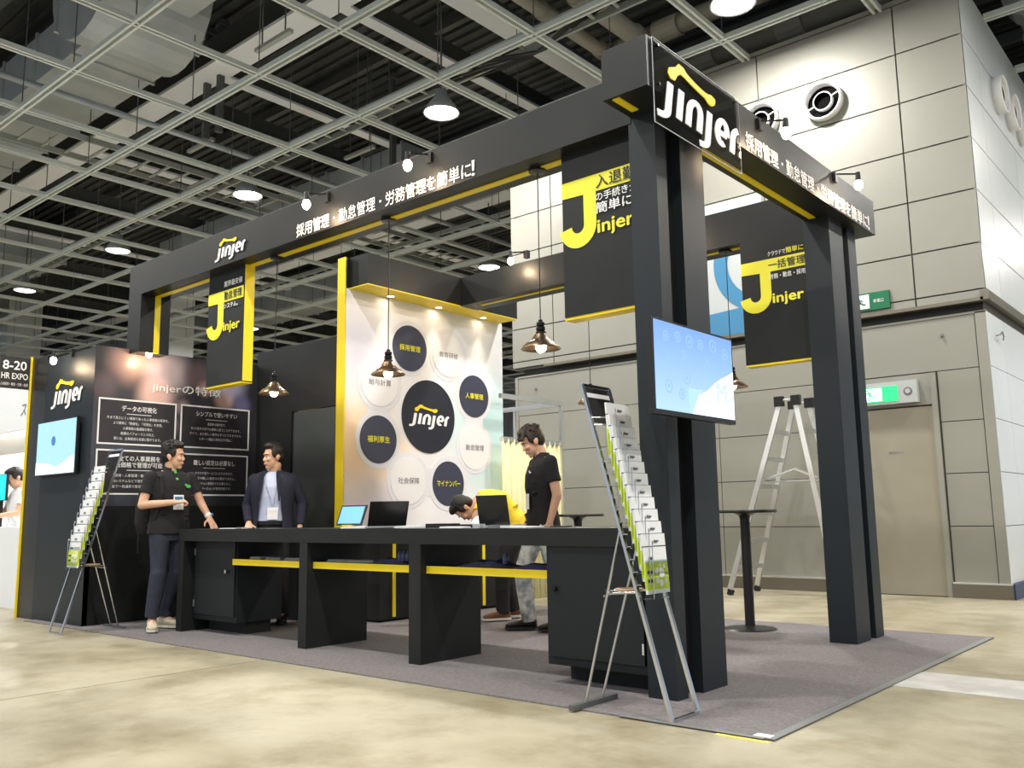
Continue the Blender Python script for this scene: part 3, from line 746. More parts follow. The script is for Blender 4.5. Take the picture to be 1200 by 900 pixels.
box('header', 'char', (-6.955, -6.66, 5.62, 7.92, 3.305, 3.62), tw)
box('header_soffit', 'yellow', (-6.955, -6.66, 5.62, 7.92, 3.295, 3.306), tw)
def disc(y, z, r, mm, par, x=-6.946, t=.003, nm='disc', n=48):
    return MB().prism([(r*math.cos(2*PI*i/n), r*math.sin(2*PI*i/n)) for i in range(n)], (x, y, z), Y_, Z_, (t, 0, 0)).build(nm, mm, par)
m = MB()
def dd(m, y, z, r, x, n=40): m.prism([(r*math.cos(2*PI*i/n), r*math.sin(2*PI*i/n)) for i in range(n)], (x, y, z), Y_, Z_, (.002, 0, 0))
for i, (y, z, r) in enumerate(((6.452, 2.794, .25), (7.043, 2.791, .25), (7.46, 2.364, .25), (6.735, 2.075, .40), (6.019, 1.788, .25), (6.438, 1.376, .25), (6.033, 2.379, .25), (7.464, 1.771, .25), (7.034, 1.355, .25))):
    if r < .3: dd(m, y, z, r+.05, -6.9475+i*.0001)
for i, (p, q) in enumerate((((7.46, 2.364), (7.464, 1.771)), ((7.464, 1.771), (7.034, 1.355)), ((6.019, 1.788), (6.438, 1.376)), ((6.019, 1.788), (6.033, 2.379)), ((6.452, 2.794), (6.033, 2.379)), ((6.438, 1.376), (7.034, 1.355)))):
    m.ribbon([p, q], .30, (-6.9479+i*.00005, 0, 0), Y_, Z_, (.0015, 0, 0))
m.build('halo_print', 'halo', tw)
for (y, z, r, s, dk) in ((6.452, 2.794, .25, '採用管理', 1), (7.043, 2.791, .245, '教育研修', 0), (7.46, 2.364, .245, '人事管理', 1), (6.735, 2.075, .40, '', 2), (6.019, 1.788, .247, '福利厚生', 1), (6.438, 1.376, .25, '社会保障', 0), (6.033, 2.379, .25, '給与計算', 0), (7.464, 1.771, .25, '勤怠管理', 0), (7.034, 1.355, .245, 'マイナンバー', 1)):
    disc(y, z, r, ('discw', 'disc', 'disc2')[dk], tw, x=-6.944, nm='circle_print')
    if s:
        w_ = .30 if len(s) < 5 else .36
        fit_text(s, (-6.940, y-w_/2, z-.032), Y_, Z_, w=w_, h=.066, bold=.018 if dk else 0, m='yellow2' if dk else 'inkg', parent=tw)
logo2((-6.940, 6.445, 1.985), Y_, .55, tw)
for y in (6.10, 6.81, 7.54):
    t = thing('downlight', 'small round downlight in the yellow soffit, '+{6.10: 'the one nearest the yellow edge', 6.81: 'the middle one', 7.54: 'the one nearest the white wall end'}[y], 'downlight', (-6.86, y, 3.295), 'downlights in the yellow soffit')
    MB().lathe([(.045, 0), (.05, -.006), (.036, -.008), (.034, 0)], (-6.86, y, 3.295), 20).build('ring', 'chrome', t)
    MB().lathe([(.034, -.003), (.0, -.004)], (-6.86, y, 3.295), 20).build('lens', 'bulb', t)
    lamp_light('SPOT', (-6.855, y, 3.27), 30, (1.0, .84, .62), .03, rot=(0, math.radians(-13), 0), spot=math.radians(72), blend=.9, name='downlight_light')

# ---- left walls
wbl = struct('wall_booth_left')
box('front_panel', 'char2', (-9.98, -8.832, 3.95, 4.0, 0, 2.735), wbl)
box('core', 'char', (-9.98, -8.84, 4.0, 5.9, 0, 2.73), wbl)
spots = [((-8.83, 4.0, 1.6), 1.0, (0.054, 0.061, 0.081)), ((-8.83, 4.3, 2.62), .33, (0.270, 0.176, 0.162)), ((-8.83, 4.72, 2.55), .35, (0.486, 0.419, 0.486)), ((-8.83, 4.60, 2.28), .28, (0.675, 0.446, 0.405)), ((-8.83, 4.68, 2.0), .22, (0.459, 0.324, 0.324)),
         ((-8.83, 5.08, 2.55), .24, (0.135, 0.095, 0.108)), ((-8.83, 5.16, 2.42), .12, (0.405, 0.230, 0.230)), ((-8.83, 5.45, 2.5), .3, (0.365, 0.351, 0.486)), ((-8.83, 5.4, 2.3), .16, (0.567, 0.378, 0.365)), ((-8.83, 5.62, 2.28), .16, (0.149, 0.135, 0.270)), ((-8.83, 5.1, 1.55), .4, (0.068, 0.068, 0.081)), ((-8.83, 4.05, 2.35), .2, (0.108, 0.081, 0.095)), ((-8.83, 4.9, 2.2), .12, (0.270, 0.203, 0.230))]
MB().box(-8.842, -8.83, 3.952, 5.82, 1.15, 2.75).build('photo_poster', blobs('blurred_hands_print', (.035, .035, .042), spots, .35, hard=.25), wbl)
box('lower_panel', 'char', (-8.842, -8.832, 3.952, 5.82, 0, 1.15), wbl)
for (y0, y1, z0, z1) in ((4.01, 4.825, 1.77, 2.22), (4.89, 5.715, 1.775, 2.222), (4.01, 4.835, 1.27, 1.705), (4.89, 5.71, 1.265, 1.70)):
    MB().box(-8.83, -8.828, y0, y1, z0, z1).build('text_box_print', M.setdefault('tbox', mat('dark_text_box', (.03, .027, .034), .4)), wbl)
    MB().ribbon([(y0, z0), (y1, z0), (y1, z1), (y0, z1)], .016, (-8.828, 0, 0), Y_, Z_, (.003, 0, 0), closed=True).build('white_frame_print', 'print', wbl)
PT = lambda s, yc, z, w, h, bo=.0: fit_text(s, (-8.826, yc-w/2, z), Y_, Z_, w=w, h=h, bold=bo, m='print', parent=wbl)
PT('jinjerの特徴', 4.95, 2.325, .80, .115, .012)
PT('データの可視化', 4.425, 2.105, .37, .058, .012); PT('シンプルで使いやすい', 5.31, 2.115, .50, .055, .012)
PT('全ての人事業務を', 4.45, 1.60, .44, .055, .012); PT('低価格で管理が可能', 4.45, 1.535, .50, .055, .012); PT('難しい設定は必要なし', 5.30, 1.585, .50, .055, .012)
for yc, z, w in ((4.425, 2.075, .26), (5.31, 2.08, .26), (5.30, 1.553, .26), (4.45, 1.505, .26)): MB().box(-8.828, -8.825, yc-w/2, yc+w/2, z, z+.006).build('underline_print', 'print', wbl)
for i, (s, w) in enumerate((('今まで見えにくい情報であった人事情報の推移を、', .66), ('より簡単に「数値化」「可視化」を実現。', .52), ('人事戦略の最適解を導き、', .32), ('組織のパフォーマンス向上、', .36), ('更には、企業経営の支援に繋がります。', .50))): PT(s, 4.42, 2.02-i*.052, w, .03)
for i, (s, w) in enumerate((('直感的な操作性で、', .22), ('PCが苦手な方でも簡単に使うことができます。', .60), ('グラフ、また新しい操作もすぐにできますから、', .64), ('レポート機能も簡単出力可能に。', .40))): PT(s, 5.31, 2.02-i*.055, w, .03)
for i, (s, w) in enumerate((('採用・人事管理・勤怠管理などの', .5), ('別システムなどで管理していたものを', .55), ('全て一気通貫で管理することが可能。', .55))): PT(s, 4.45, 1.44-i*.055, w, .03)
for i, (s, w) in enumerate((('クラウド型サービスになりますので、', .46), ('法改正や難しい設定は必要ありません。', .52), ('バージョン管理をする必要もなく、', .42), ('最新バージョンが使用可能です。', .42))): PT(s, 5.30, 1.485-i*.055, w, .03)
lg = thing('wall_logo', 'white wordmark with yellow bone on the dark left wall', 'logo', (-9.4, 3.948, 2.1))
logo2((-9.80, 3.949, 2.22), X_, .68, lg)
wbb = struct('wall_booth_back')
box('panel', 'char', (-8.84, -8.16, 5.82, 5.88, 0, 2.90), wbb); box('panel', 'char', (-8.16, -7.06, 5.82, 5.88, 2.165, 2.90), wbb)
box('panel', 'char', (-7.22, -7.06, 5.82, 5.88, 0, 2.165), wbb)
box('room_dark', 'dark', (-8.3, -7.06, 6.3, 6.34, 0, 2.6), wbb)
d2 = struct('door_2')
box('door_leaf', mat('green_grey_door', (.055, .062, .060), .28), (-8.115, -7.22, 5.825, 5.86, .01, 2.155), d2)
box('door_gap', 'dark', (-8.16, -8.115, 5.84, 5.87, .0, 2.165), d2)

# ---- counter
ct = thing('reception_counter', 'long charcoal reception counter with yellow edged shelves', 'counter', (-5.2, 4.6, 0))
box('worktop', 'char', (-7.72, -2.72, 4.30, 4.91, .872, .918), ct)
box('apron', 'char', (-7.72, -2.72, 4.30, 4.33, .812, .872), ct)
box('apron', 'char', (-7.72, -2.72, 4.88, 4.91, .812, .872), ct)
for (x0, x1) in ((-7.72, -7.63), (-5.89, -5.79), (-4.635, -4.52)):
    box('leg_panel', 'char', (x0, x1, 4.302, 4.908, .008, .812), ct)
for (x0, x1) in ((-6.92, -5.89), (-5.79, -4.635), (-4.52, -3.44)):
    box('shelf', 'yellow', (x0, x1, 4.36, 4.375, .612, .662), ct, label='yellow shelf edge')
    box('shelf_board', 'char', (x0, x1, 4.375, 4.86, .618, .655), ct)
def cabinet(x0, x1, y0, y1, z0, z1, lab, knob, hinge_right, white=False):
    t = thing('storage_cabinet', lab, 'cabinet', ((x0+x1)/2, (y0+y1)/2, z0), 'dark cabinets built into the counter')
    MB().box(x0, x1, y0+.018, y1, z0, z1).build('body', 'cabin', t)
    d = MB().box(x0+.03, x1-.02, y0, y0+.02, z0+.05, z1-.04).build('door', 'cabin', t)
    MB().lathe([(.0, -.03), (.016, -.026), (.016, -.01), (.008, 0)], (knob[0], y0, knob[1]), 14, 'y').build('knob', 'chrome' if white else 'blackm', d)
    hx = x1-.025 if hinge_right else x0+.035
    for z in (z0+.14, z1-.16):
        MB().box(hx-.006, hx+.006, y0-.006, y0, z-.03, z+.03).build('hinge', 'alu', d)
cabinet(-7.63, -6.93, 4.40, 4.88, .115, .872, 'dark cabinet with a chrome knob at the left end of the counter', (-7.06, .55), False, True)
cabinet(-3.44, -2.73, 4.315, 4.88, .115, .872, 'dark cabinet with a black knob beside the corner post', (-3.36, .56), True)
box('plinth', 'dark', (-3.40, -2.78, 4.5, 4.8, .008, .115), ct); box('plinth', 'dark', (-7.58, -6.98, 4.55, 4.8, .008, .115), ct)
# low storage run in front of the white wall
t = thing('low_counter', 'low dark storage counter with yellow stripes in front of the white wall', 'counter', (-6.7, 6.3, 0))
box('body', 'char', (-6.94, -6.60, 5.745, 7.86, .03, .86), t); box('top', 'char', (-6.945, -6.58, 5.73, 7.88, .86, .885), t)
for y in (5.93, 7.22): box('yellow_strip', 'yellow', (-6.602, -6.594, y-.02, y+.02, .05, .86), t)
box('plinth', 'dark', (-6.92, -6.65, 5.77, 7.82, .008, .03), t)
t = thing('shelf_unit', 'dark shelf unit standing behind the counter in front of the back wall', 'shelf unit', (-7.4, 5.6, 0))
box('body', 'char', (-7.62, -7.09, 5.42, 5.80, .008, .86), t); box('top', 'char', (-7.63, -7.08, 5.41, 5.81, .86, .88), t)

# things on the counter
def slab(name, lab, cat, x, y, z, w, d, h, m, grp=None, rot=0, part=None):
    t = thing(name, lab, cat, (x, y, z), grp, rot, True)
    MB().box(-w/2, w/2, -d/2, d/2, 0, h).build('body' if not part else part[0], m, t)
    if part: part[1](t)
    return t
T0 = .918
t = thing('tablet', 'small tablet with light blue screen tilted on a yellow stand', 'tablet', (-5.68, 4.62, T0), None, math.radians(14), True)
MB().box(-.045, .045, -.03, .03, 0, .025).build('stand', 'yellow', t)
R = Matrix.Rotation(math.radians(-18), 3, 'X')
def tilted(bx, z0, y0, ang, xs=0):
    R = Matrix.Rotation(math.radians(ang), 3, 'X'); m = MB().box(*bx)
    m.v = [tuple(R @ Vector(p)+Vector((p[2]*xs, y0, z0))) for p in m.v]; return m
tilted((-.125, .125, -.006, .006, 0, .165), .022, 0, -18, .12).build('frame', 'black', t)
tilted((-.11, .11, -.009, -.005, .012, .152), .022, 0, -18, .12).build('screen', mat('tablet_screen', (.1, .3, .6), .3, emit=(.13, .33, .62), estr=.7), t)
def laptop(x, y, rot, lab, lean, back, w=.30, base='alu', lid='black'):
    t = thing('laptop', lab, 'laptop', (x, y, T0), 'laptops on the counter', math.radians(rot), True)
    MB().box(-w/2, w/2, -.11, .11, .002, .018).build('base', base, t)
    MB().box(-w/2+.02, w/2-.02, -.05, .08, .018, .020).build('keyboard', 'ink', t)
    tilted((-w/2, w/2, -.004, .004, 0, .205), .018, -.11, lean).build('lid', lid, t)
    if back: tilted((-w/2+.012, w/2-.012, .0045, .006, .012, .195), .018, -.11, lean).build('screen', mat('laptop_screen', (.03, .03, .035), .15), t)
    return t
laptop(-5.31, 4.66, 62, 'open dark laptop leaning back, in front of the white wall', 28, True, base='alu')
laptop(-4.06, 4.64, 12, 'black laptop lid seen from behind, before the bending person', 14, True, w=.235)
for i, (x, y, w, d, h, mm, nm, lab, rot) in enumerate((
    (-5.46, 4.55, .24, .17, .012, 'paper', 'document', 'white document lying beside the tablet', 10), (-4.93, 4.60, .22, .17, .014, 'paper', 'document', 'white sheaf of papers right of the open laptop', -12),
    (-4.62, 4.62, .20, .15, .03, 'black', 'folder', 'black folder stack in the middle of the counter', 8), (-4.42, 4.75, .22, .16, .022, 'black', 'folder', 'black folder just left of the laptop lid', -5),
    (-4.40, 4.52, .20, .10, .01, 'paper', 'document', 'white sheet below the bending person', 4), (-3.90, 4.60, .30, .20, .008, 'paper', 'document', 'long white sheet right of the laptop lid', 3),
    (-4.08, 4.42, .07, .05, .028, 'alu', 'card_case', 'small silver card case in front of the laptop lid', 0), (-3.96, 4.44, .06, .05, .02, 'greyb', 'card_case', 'small grey card case beside the silver one', 12),
    (-7.20, 4.50, .16, .10, .006, 'paper', 'document', 'small white papers in front of the suited man', 20), (-6.98, 4.48, .12, .05, .012, 'alu', 'phone_charger', 'flat grey gadget near the suited man', -10),
    (-3.62, 4.72, .12, .08, .008, 'ink', 'notebook', 'thin black notebook by the standing man hand', 0))):
    slab(nm, lab, {'card_case': 'case', 'phone_charger': 'gadget'}.get(nm, nm), x, y, T0, w, d, h, mm, None, math.radians(rot))
t = thing('tissue_dome', 'white rounded cloth pouch on the counter left of the bending person', 'pouch', (-4.47, 4.86, T0), None, 0, True)
MB().ball((0, 0, .0), (.09, .05, .085), 16, 10).build('pouch_body', 'paper', t, smooth=True)
# things on the shelves
def lump(name, lab, x, y, w, d, h, mm, grp, rot=0, sd=0):
    t = thing(name, lab, 'bag' if 'bag' in name else 'booklet', (x, y, .662), grp, math.radians(rot), True)
    rnd = random.Random(sd); n = 10; vs = []; fs = []
    for j in range(6):
        for i in range(n+1):
            u_ = i/n; v_ = j/5
            e = min(1, 4*u_, 4*(1-u_))*min(1, 3*v_+.2, 3*(1-v_)+.2)
            vs.append(((u_-.5)*w, (v_-.5)*d, h*e*(.55+.6*rnd.random())))
    for j in range(5):
        for i in range(n): a = j*(n+1)+i; fs.append((a, a+1, a+n+2, a+n+1))
    m = MB(); m.add(vs, fs)
    k = len(vs); m.add([(v[0], v[1], 0) for v in vs], [tuple(reversed(f)) for f in fs])
    nb = [i for i in range(n+1)]; 
    ring = [i for i in range(n+1)] + [j*(n+1)+n for j in range(1, 6)] + [5*(n+1)+i for i in range(n-1, -1, -1)] + [j*(n+1) for j in range(4, 0, -1)]
    m.f += [(ring[i], ring[(i+1) % len(ring)], ring[(i+1) % len(ring)]+k, ring[i]+k) for i in range(len(ring))]; m.mi += [0]*len(ring)
    m.build('cloth' if 'bag' in name else 'cover', mm, t, smooth=False)
lump('cloth_bag', 'flat navy cloth bag on the right shelf, its left one', -4.06, 4.50, .42, .22, .045, 'navyb', 'navy cloth bags on the shelves', 4, 1)
lump('cloth_bag', 'flat navy cloth bag at the right end of the right shelf', -3.62, 4.50, .34, .22, .03, 'navyb', 'navy cloth bags on the shelves', -6, 2)
lump('cloth_bag', 'navy cloth bag on the middle shelf', -5.02, 4.52, .34, .22, .04, 'navyb', 'navy cloth bags on the shelves', 6, 3)
lump('cloth_bag', 'small dark cloth bag at the right end of the middle shelf', -4.72, 4.50, .14, .20, .025, 'ink', 'navy cloth bags on the shelves', 0, 4)
for i, (x, w, lab) in enumerate(((-6.65, .2, 'grey booklets on the left shelf, leftmost pile'), (-6.40, .22, 'grey booklets on the left shelf, middle pile'), (-6.12, .24, 'grey booklets on the left shelf beside the leg panel'), (-5.55, .26, 'grey booklets on the middle shelf, left end'), (-5.30, .24, 'grey booklets on the middle shelf beside the navy bag'))):
    t = thing('booklet_pile', lab, 'booklets', (x, 4.5, .662), 'booklet piles on the shelves', math.radians(-6+5*i), True)
    MB().box(-w/2, w/2, -.09, .09, 0, .010).build('booklet', 'greyb', t); MB().box(-w/2+.01, w/2-.015, -.085, .09, .010, .02).build('booklet', 'inkg' if i % 2 else 'greyb', t)
for x, lab in ((-4.88, 'cluster of small translucent bottles on the middle shelf'), (-3.90, 'small blue bottle on the right shelf')):
    t = thing('small_bottle', lab, 'bottle', (x, 4.48, .66), 'small bottles on the shelves')
    for dx in ((-.04, .0, .045) if x < -4 else (0,)):
        MB().lathe([(0, 0), (.02, 0), (.021, .05), (.01, .062), (.01, .075), (0, .076)], (x+dx, 4.48, .682), 12).build('bottle_body', mat('blue_grey_plastic', (.12, .14, .26), .3), t, smooth=True)
t = thing('cup_roll', 'pale paper roll on the left shelf under the worktop', 'roll', (-5.97, 4.7, .68)); MB().cyl((-6.06, 4.7, .77), (-5.9, 4.7, .77), .028, n=16).build('roll_body', 'paper', t, smooth=True); MB().box(-6.07, -6.04, 4.67, 4.73, .662, .76).build('foot', 'paper', t)

# ---- screens
def screen_mat(name, c0, c1, strength):
    m = mat(name, c0, .25); N, L = nodes(m); b = N['Principled BSDF']
    tc = N.new('ShaderNodeTexCoord'); sp = N.new('ShaderNodeSeparateXYZ'); L.new(tc.outputs['Generated'], sp.inputs[0])
    r = N.new('ShaderNodeValToRGB'); L.new(sp.outputs['Z'], r.inputs[0])
    r.color_ramp.elements[0].position = .05; r.color_ramp.elements[0].color = (*c1, 1); r.color_ramp.elements[1].position = .95; r.color_ramp.elements[1].color = (*c0, 1)
    L.new(r.outputs[0], b.inputs['Emission Color']); b.inputs['Emission Strength'].default_value = strength; b.inputs['Base Color'].default_value = (.02, .02, .02, 1)
    return m
M['scr1'] = screen_mat('blue_screen_image', (.20, .38, .78), (.42, .64, .90), .85)
M['scrw'] = mat('white_screen_image', (.02,)*3, .25, emit=(.93, .98, 1.0), estr=1.0)
M['scrs'] = mat('pale_screen_image', (.02,)*3, .25, emit=(.40, .64, .88), estr=.9)
M['scrb'] = mat('dim_blue_mark', (.02,)*3, .25, emit=(.26, .44, .80), estr=.95)
M['scrb2'] = mat('deep_blue_mark', (.02,)*3, .25, emit=(.03, .16, .45), estr=.9)
M['scrp'] = mat('pale_mark', (.02,)*3, .25, emit=(.36, .64, .78), estr=.9)
t = thing('wall_screen', 'large flat screen with light blue picture on the corner post', 'screen', (-2.32, 4.22, 1.48))
box('casing', 'black', (-2.345, -2.305, 3.79, 4.66, 1.49, 1.985), t)
box('back_box', 'black', (-2.40, -2.345, 3.90, 4.5, 1.55, 1.92), t)
box('wall_bracket', 'blackm', (-2.54, -2.40, 4.32, 4.42, 1.6, 1.85), t)
box('display', 'scr1', (-2.305, -2.302, 3.805, 4.645, 1.515, 1.972), t)
m = MB(); m.prism([(4.30, 1.515), (4.645, 1.515), (4.645, 1.79), (4.60, 1.77), (4.50, 1.735), (4.42, 1.70), (4.34, 1.655), (4.24, 1.62), (4.16, 1.515)], (-2.302, 0, 0), Y_, Z_, (.001, 0, 0)); m.build('white_corner_shape', 'scrw', t)  # white shape filling the lower right of the display
m = MB(); m.prism([(4.16, 1.515), (4.24, 1.62), (4.30, 1.655), (4.22, 1.65), (4.13, 1.65), (4.13, 1.515)], (-2.302, 0, 0), Y_, Z_, (.001, 0, 0)); m.build('pale_image_band', 'scrs', t)
m = MB()
for (y, z, r) in ((3.92, 1.90, .024), (4.04, 1.91, .026), (4.16, 1.90, .033), (4.28, 1.90, .026), (4.42, 1.91, .034), (3.96, 1.78, .032), (4.10, 1.82, .024), (4.12, 1.70, .03), (3.93, 1.64, .032), (4.06, 1.61, .026), (4.36, 1.80, .024), (4.56, 1.88, .03)):
    m.ribbon([(r*math.cos(2*PI*i/20), r*math.sin(2*PI*i/20)) for i in range(20)], .008, (-2.302, y, z), Y_, Z_, (.001, 0, 0), closed=True); m.box(-2.302, -2.301, y-.008, y+.008, z-.01, z+.01)
m.build('icon_rings', 'scrb', t, kind='stuff')
fit_text('M', (-2.3005, 4.44, 1.60), Y_, Z_, w=.11, h=.11, m='scrs', parent=t, name='screen_letter')
t = thing('wall_screen', 'flat screen with pale blue picture on the left wall under the logo', 'screen', (-9.5, 3.9, 1.47))
box('casing', 'black', (-9.99, -9.05, 3.90, 3.93, 1.475, 2.05), t); box('back_box', 'black', (-9.8, -9.2, 3.93, 3.95, 1.55, 1.95), t)
box('display', 'scrp', (-9.975, -9.065, 3.897, 3.90, 1.49, 2.035), t)
m = MB(); m.prism([(-9.975, 1.49), (-9.975, 1.62), (-9.7, 1.60), (-9.45, 1.56), (-9.25, 1.62), (-9.065, 1.67), (-9.065, 1.49)], (0, 3.896, 0), X_, Z_, (0, -.001, 0)); m.build('white_image', 'scrw', t)
m = MB(); m.prism([(.05*math.cos(2*PI*i/24), .05*math.sin(2*PI*i/24)) for i in range(24)], (-9.57, 3.896, 1.83), X_, Z_, (0, -.001, 0)); m.build('blue_disc', 'scrb2', t)
m = MB()
for (x, z, r) in ((-9.75, 1.97, .035), (-9.66, 1.62, .045), (-9.85, 1.72, .03), (-9.3, 1.85, .03)): m.prism([(r*math.cos(2*PI*i/16), r*math.sin(2*PI*i/16)) for i in range(16)], (x, 3.896, z), X_, Z_, (0, -.001, 0))
m.build('icon_dots', 'scrs', t)

# ---- brochure stands (local frame: front faces -y, 0.25 wide)
def stand(loc, rot, lab):
    t = thing('brochure_stand', lab, 'brochure stand', loc, 'chrome ladder brochure stands', rot, True)
    fr = lambda x, z: (x, z*.2857, z)
    w = .125
    m = MB()
    for s in (-w, w): m.bar(fr(s, .0), fr(s, 1.68), .022, .016, (0, -1, .3))
    m.bar((-w, 0, .008), (w, 0, .008), .016, .016); m.bar(fr(-w, 1.68), fr(w, 1.68), .016, .016)
    m.build('front_frame', 'chrome', t)
    r = MB()
    for s in (-1, 1): r.tube([(s*.075, .545, .02), (s*.10, .27, .95)], .007)
    r.build('rear_leg', 'chrome', t)
    MB().box(-.20, .20, .53, .562, 0, .026).build('foot_bar', 'steeld', t)
    b = MB().tube([(-w, .17, .60), (-w+.03, .36, .585), (0, .45, .59), (w-.03, .36, .585), (w, .17, .60)], .006)
    b.tube([(-.09, .40, .57), (.09, .40, .57)], .005); b.build('spreader_wire', 'chrome', t)
    MB().lathe([(.055, 0), (.075, .004), (.075, .012), (.055, .014), (.055, 0)], (0, .30, .595), 20).build('spreader_ring', 'wood', t)
    m = MB(); P = [fr(-w+.01, 1.475), fr(w-.01, 1.475), fr(w-.01, 1.67), fr(-w+.01, 1.67)]
    m.add([*P, *[(p[0], p[1]+.012, p[2]) for p in P]], [(0, 1, 2, 3), (7, 6, 5, 4), (0, 4, 5, 1), (1, 5, 6, 2), (2, 6, 7, 3), (3, 7, 4, 0)]); m.build('header_board', 'black', t)
    m = MB(); P = [fr(-w+.02, 1.615), fr(w-.02, 1.615), fr(w-.02, 1.64), fr(-w+.02, 1.64)]; P = [(p[0], p[1]-.004, p[2]) for p in P]
    m.add([*P, *[(p[0], p[1]+.004, p[2]) for p in P]], [(0, 1, 2, 3), (7, 6, 5, 4), (0, 4, 5, 1), (1, 5, 6, 2), (2, 6, 7, 3), (3, 7, 4, 0)]); m.build('header_label', 'print', t)
    for z in (1.50, 1.46): MB().tube([(-w, z*.2857-.002, z), (-.06, z*.2857-.06, z), (.09, z*.2857-.06, z)], .004, 6).build('wire_hook', 'chrome', t)
    return t
def pockets(t, n, ztop, step, lab, grp, firstb=[None]):
    c, s = math.cos(t.rotation_euler.z), math.sin(t.rotation_euler.z)
    pk = None
    for k in range(n):
        z = ztop-step*k            # top edge of the brochure
        yb = (z-.15)*.2857-.085    # the card plane stays a hand's breadth before the frame
        if pk is None:
            m = MB(); m.box(-.108, .108, yb+.022, yb+.026, z-.32, z-.10); m.box(-.108, .108, yb-.016, yb-.013, z-.32, z-.19); m.box(-.108, .108, yb-.016, yb+.026, z-.323, z-.318)
            pk = m.build('clear_pocket', 'clearp', t); pk0 = (yb, z)
            w = MB(); w.tube([(-.125, (z-.25)*.2857, z-.25), (-.112, yb+.03, z-.25)], .003, 5); w.tube([(.125, (z-.25)*.2857, z-.25), (.112, yb+.03, z-.25)], .003, 5)
            w.tube([(-.075, yb-.018, z-.32), (-.075, yb-.018, z-.05), (-.07, yb-.016, z-.035), (-.06, yb-.012, z-.05)], .0028, 5)
            wr_ = w.build('pocket_wire', 'chrome', t, kind='stuff')
        else:
            for o_ in (pk, wr_):
                q = o_.copy(); COL.objects.link(q); q.location = (0, yb-pk0[0], z-pk0[1])
        if firstb[0] is None:
            b = thing('brochure', '', 'brochure', (0, 0, 0), grp, 0, True)
            MB().box(-.104, .104, -.006, .006, 0, .297).build('paper_block', 'paper', b)
            MB().box(-.1045, .1045, -.0072, .0072, .02, .155).build('lime_band', 'lime', b)
            MB().box(-.1045, .1045, -.0070, .0070, .232, .237).build('dark_rule', 'ink', b)
            fit_text('jinjer', (-.012, -.0075, .248), X_, Z_, w=.05, h=.02, bold=.02, m='inkg', parent=b, d=0, shear=.2)
            m = MB(); m.box(-.095, -.045, -.0078, -.0070, .055, .072); m.box(-.095, -.045, -.0078, -.0070, .10, .115); m.box(-.07, -.03, -.0078, -.0070, .168, .182); m.build('text_blocks', 'ink', b)
            m = MB()
            for (x, z_, r) in ((-.005, .11, .016), (.04, .10, .026), (-.005, .065, .016), (.03, .05, .018), (.075, .06, .014), (.07, .135, .012), (.03, .14, .01)): m.prism([(r*math.cos(2*PI*i/14), r*math.sin(2*PI*i/14)) for i in range(14)], (x, -.0070, z_), X_, Z_, (0, -.0008, 0))
            m.build('circle_prints', 'print', b); firstb[0] = b
        else: b = dup(firstb[0])
        b['label'] = lab % (ORD[k] if k < n-1 else 'lowest'); b['group'] = grp
        b.rotation_euler = (math.radians(-4), 0, t.rotation_euler.z)
        ly = yb+.003; b.location = Vector(t.location)+Vector((-s*ly, c*ly, z-.297))
tr = stand((-2.31, 3.975, .008), math.radians(90), 'chrome brochure stand in front of the corner post')
pockets(tr, 12, 1.575, .0625, 'white and lime brochure, %s in the chrome stand by the corner post', 'brochures in the stand by the corner post')
tl_ = stand((-8.50, 3.57, .0), 0, 'chrome brochure stand in front of the left wall')
pockets(tl_, 9, 1.52, .0800, 'white and lime brochure, %s in the chrome stand by the left wall', 'brochures in the stand by the left wall')

# ---- tables, ladder, curtain frame
def bar_table(x, y, lab, z=1.015, r=.27, h0=.008):
    t = thing('bar_table', lab, 'table', (x, y, h0), 'round black bar tables')
    MB().lathe([(0, z), (r, z), (r+.004, z-.012), (r, z-.025), (.0, z-.025)], (x, y, 0), 40).build('tabletop', 'black', t)
    MB().lathe([(0, z-.025), (.10, z-.025), (.05, z-.05), (.042, z-.08), (.042, .03), (0, .03)], (x, y, 0), 20).build('column', 'black', t, smooth=False)
    MB().lathe([(0, .045), (.05, .04), (.21, .02), (.225, h0), (0, h0)], (x, y, 0), 40).build('base', 'black', t)
bar_table(-3.55, 7.25, 'round black bar table between the two post pairs')
bar_table(-5.62, 7.62, 'round black bar table behind the man in bleached jeans', 1.0, .27)
t = thing('step_ladder', 'open aluminium step ladder with black top caps by the beige wall', 'ladder', (-4.6, 10.5, 0))
A0 = Vector((-4.38, 10.15, 2.30)); A1 = Vector((-4.34, 10.62, 2.30))
LF = [Vector((-5.19, 10.10, 0)), Vector((-5.16, 10.78, 0))]; RF = [Vector((-3.86, 10.10, 0)), Vector((-3.84, 10.78, 0))]
tops = [(Vector((-4.47, 10.22, 2.28)), Vector((-4.47, 10.62, 2.28))), (Vector((-4.27, 10.22, 2.28)), Vector((-4.27, 10.62, 2.28)))]
for F, T_ in ((LF, tops[0]), (RF, tops[1])):
    for a, b in zip(F, T_):
        MB().bar(a+Vector((0, 0, .06)), b, .06, .03, (0, 1, 0)).build('stile', 'alu', t)
        MB().bar(a, a+(b-a)*.03, .07, .045, (0, 1, 0)).build('rubber_foot', 'black', t)
    for k in range(1, 7):
        f_ = k/7; p = F[0].lerp(T_[0], f_); q = F[1].lerp(T_[1], f_); MB().bar(p, q, .055, .025, (1, 0, 0)).build('rung', 'alu', t)
for y in (10.22, 10.62):
    MB().cyl((-4.50, y, 2.32), (-4.24, y, 2.32), .018, n=10).build('hinge_bar', 'alu', t)
    MB().box(-4.53, -4.42, y-.03, y+.03, 2.25, 2.37).build('top_cap', 'black', t); MB().box(-4.32, -4.21, y-.03, y+.03, 2.25, 2.37).build('top_cap', 'black', t)
